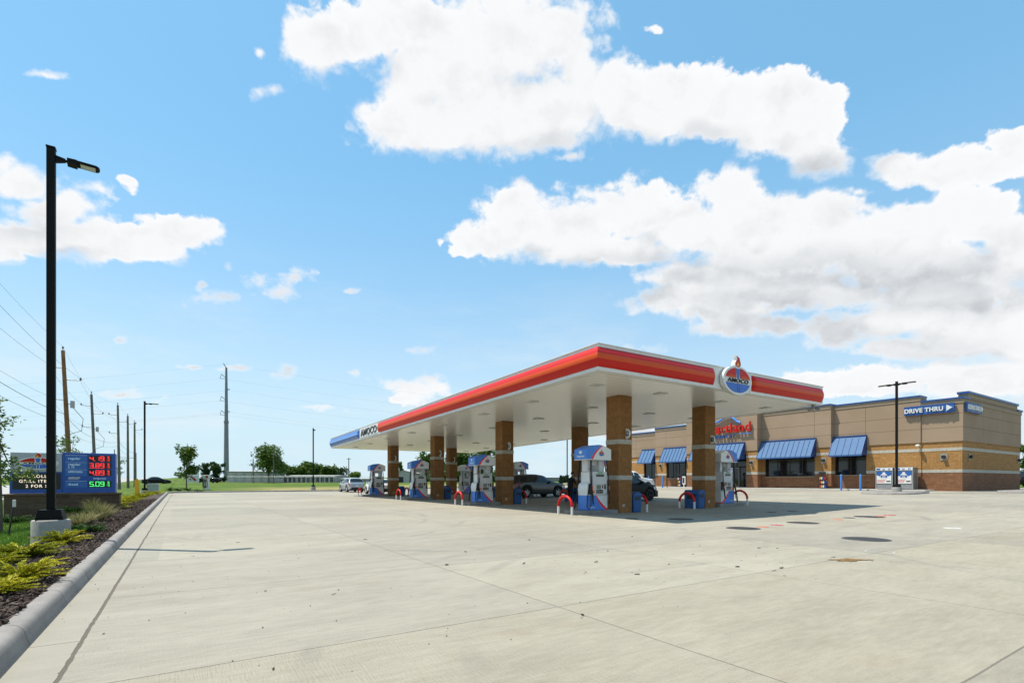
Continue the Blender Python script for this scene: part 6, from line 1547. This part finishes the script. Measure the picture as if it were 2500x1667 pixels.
# sheds beyond the fence
SHEDW = mat('shed_white_metal', (0.359, 0.351, 0.335), .6, var=.08); SHEDR = mat('shed_roof', (0.406, 0.406, 0.406), .5, var=.08); SHEDD = mat('rollup_door', (0.437, 0.429, 0.413), .55, var=.06); DARK = mat('opening_shade', (.02, .02, .02), .9); GREYW = mat('warehouse_grey', (0.211, 0.218, 0.226), .6, var=.05); BRNR = mat('brown_roof', (.20, .14, .10), .8, var=.15)  # DARK: flat near-black colour painted for the shade inside openings
def shed(label, px0, px1, d_, ytop, depth, ndoor, door_m, rot=0., wall_m=SHEDW, name='storage_shed', z0=None):
    xa, ya = cam2w((px0+px1)/2, d_); W_ = (px1-px0)/1250*d_; z = T(xa, ya)-.05 if z0 is None else z0; h = 1.27+(1173-ytop)/1250*d_-z
    o = thing(name, label, 'shed', (xa, ya, z), -YAW+rot, 'storage sheds beyond the grass')
    mb = MB(); mb.box(-W_/2, W_/2, 0, depth, -.2, h-.22); mb.build('wall', wall_m, o)
    mb = MB(); mb.prism([(-.25, h-.22), (depth+.25, h-.22), (depth/2, h)], 'x', -W_/2-.2, W_/2+.2); mb.build('roof', SHEDR, o)
    for k in range(ndoor):
        c_ = -W_/2+W_*(k+.5)/ndoor; w_ = W_/ndoor*.62; mb = MB(); mb.box(c_-w_/2, c_+w_/2, -.03, .0, .05, h-.6); mb.build('roller_door', door_m, o)
shed('long white storage shed with roller doors behind the steel pylon', 556, 658, 122, 1148, 9, 5, SHEDD, .05)
shed('low white storage shed with many doors painted dark as shade in the middle distance', 690, 816, 118, 1159, 10, 11, DARK, -.04)  # door panels carry the shade of the open bays as colour
shed('low grey storage shed behind the silver car', 832, 905, 116, 1166, 8, 5, SHEDD, .0, GREYW)
shed('long grey warehouse far behind the pumps', 1255, 1371, 135, 1163, 20, 3, GREYW, .1, GREYW, 'warehouse')
xa, ya = cam2w(986, 108); z = T(xa, ya)-.05
o = thing('gabled_barn', 'pale gabled barn with dark doorway and brown side roof seen past the far column', 'barn', (xa, ya, z), -YAW)
mb = MB(); mb.prism([(-2.3, -.2), (2.3, -.2), (2.3, 2.0), (0, 2.55), (-2.3, 2.0)], 'y', 0, 8); mb.build('wall', SHEDW, o)
for s in (-1, 1):
    mb = MB(); mb.prism([(0, 2.56), (s*2.5, 1.97), (s*2.5, 2.05), (0, 2.66)][::s], 'y', -.2, 8.2); mb.build('roof', SHEDR, o)
mb = MB(); mb.box(-1.4, -.1, -.03, 0, .0, 1.25); mb.build('doorway', DARK, o)
mb = MB(); mb.prism([(1.2, 1.9), (5.5, 1.9), (5.5, 2.0), (3.0, 3.3), (1.6, 3.0)], 'y', 8.3, 14); mb.build('side_roof', BRNR, o)
mb = MB(); mb.box(1.3, 5.4, 8.4, 13.8, -.2, 1.9); mb.build('side_wing', SHEDW, o)
# chain-link fence in front of the sheds
xa, ya = cam2w(688, 108); z = T(xa, ya)
fn = thing('chain_fence', 'grey wire fence with thin posts in front of the storage sheds', 'fence', (xa, ya, z), -YAW)
for k in range(9):
    xx = -11.5+23*k/8; mb = MB(); mb.cyl((xx, 0, -.6), (xx, 0, 1.5), .045, None, 6); mb.build('fence_post', GREY, fn)
mb = MB(); mb.tube([(-11.5, 0, 1.46), (11.5, 0, 1.46)], .03, 5); mb.build('top_rail', GREY, fn)
mb = MB()
for q in range(9): mb.tube([(-11.5, 0, .12+q*.15), (11.5, 0, .12+q*.15)], .006, 3)
for q in range(150): mb.tube([(-11.5+q*23/150, .01, .05), (-11.5+q*23/150, .01, 1.44)], .005, 3)
mb.build('wire_mesh', GREY, fn)
# white billboard and air machine on the far verge
xa, ya = cam2w(472, 98); z = T(xa, ya)
o = thing('white_billboard', 'white board with red pattern on two posts beyond the far kerb', 'billboard', (xa, ya, z), -YAW)
for s in (-1, 1): mb = MB(); mb.box(s*1.02-.06, s*1.02+.06, -.06, .06, -.2, 3.05); mb.build('board_post', WHITE, o)
mb = MB(); mb.box(-.96, .96, -.04, .04, 1.75, 3.0); mb.build('upper_board', mat('board_pale', (.55, .55, .53), .6, var=.1), o)
mb = MB(); mb.box(-.96, .96, -.04, .04, .35, 1.70); lb = mb.build('lower_board', mat('board_pale', (.55, .55, .53)), o)
for q, (bx, bz) in enumerate(((-.3, 1.3), (.1, 1.0), (.35, .75))):
    mb = MB(); mb.prism([(bx-.35, bz), (bx-.1, bz-.18), (bx+.3, bz-.05), (bx+.2, bz+.2), (bx-.15, bz+.25)], 'y', -.05, -.042); mb.build('red_pattern', REDP, lb)
xa, ya = cam2w(504, 63.3); z = T(xa, ya)
o = thing('air_machine', 'white tyre air machine with coiled black hoses on the far kerb', 'air pump', (xa, ya, z), -YAW)
mb = MB(); mb.box(-.30, .30, -.22, .22, -.1, 1.35, 0, .04); mb.build('machine_cabinet', WHITE, o); mb = MB(); mb.box(-.36, .36, -.26, .26, 1.36, 1.78, 0, .04); tp = mb.build('machine_header', WHITE, o)
mb = MB(); mb.box(.05, .34, -.268, -.262, 1.42, 1.7); mb.build('header_panel', REDP, tp)
for c_, r_ in ((-.16, .30), (-.1, .22), (.12, .26)):
    mb = MB(); mb.tube([(c_+r_*.5*math.cos(t), -.25-.02*math.sin(t*2), .72+r_*1.9*math.sin(t)) for t in np.linspace(0, 2*PI, 17)], .035, 6); mb.build('hose', RUBBER, o)
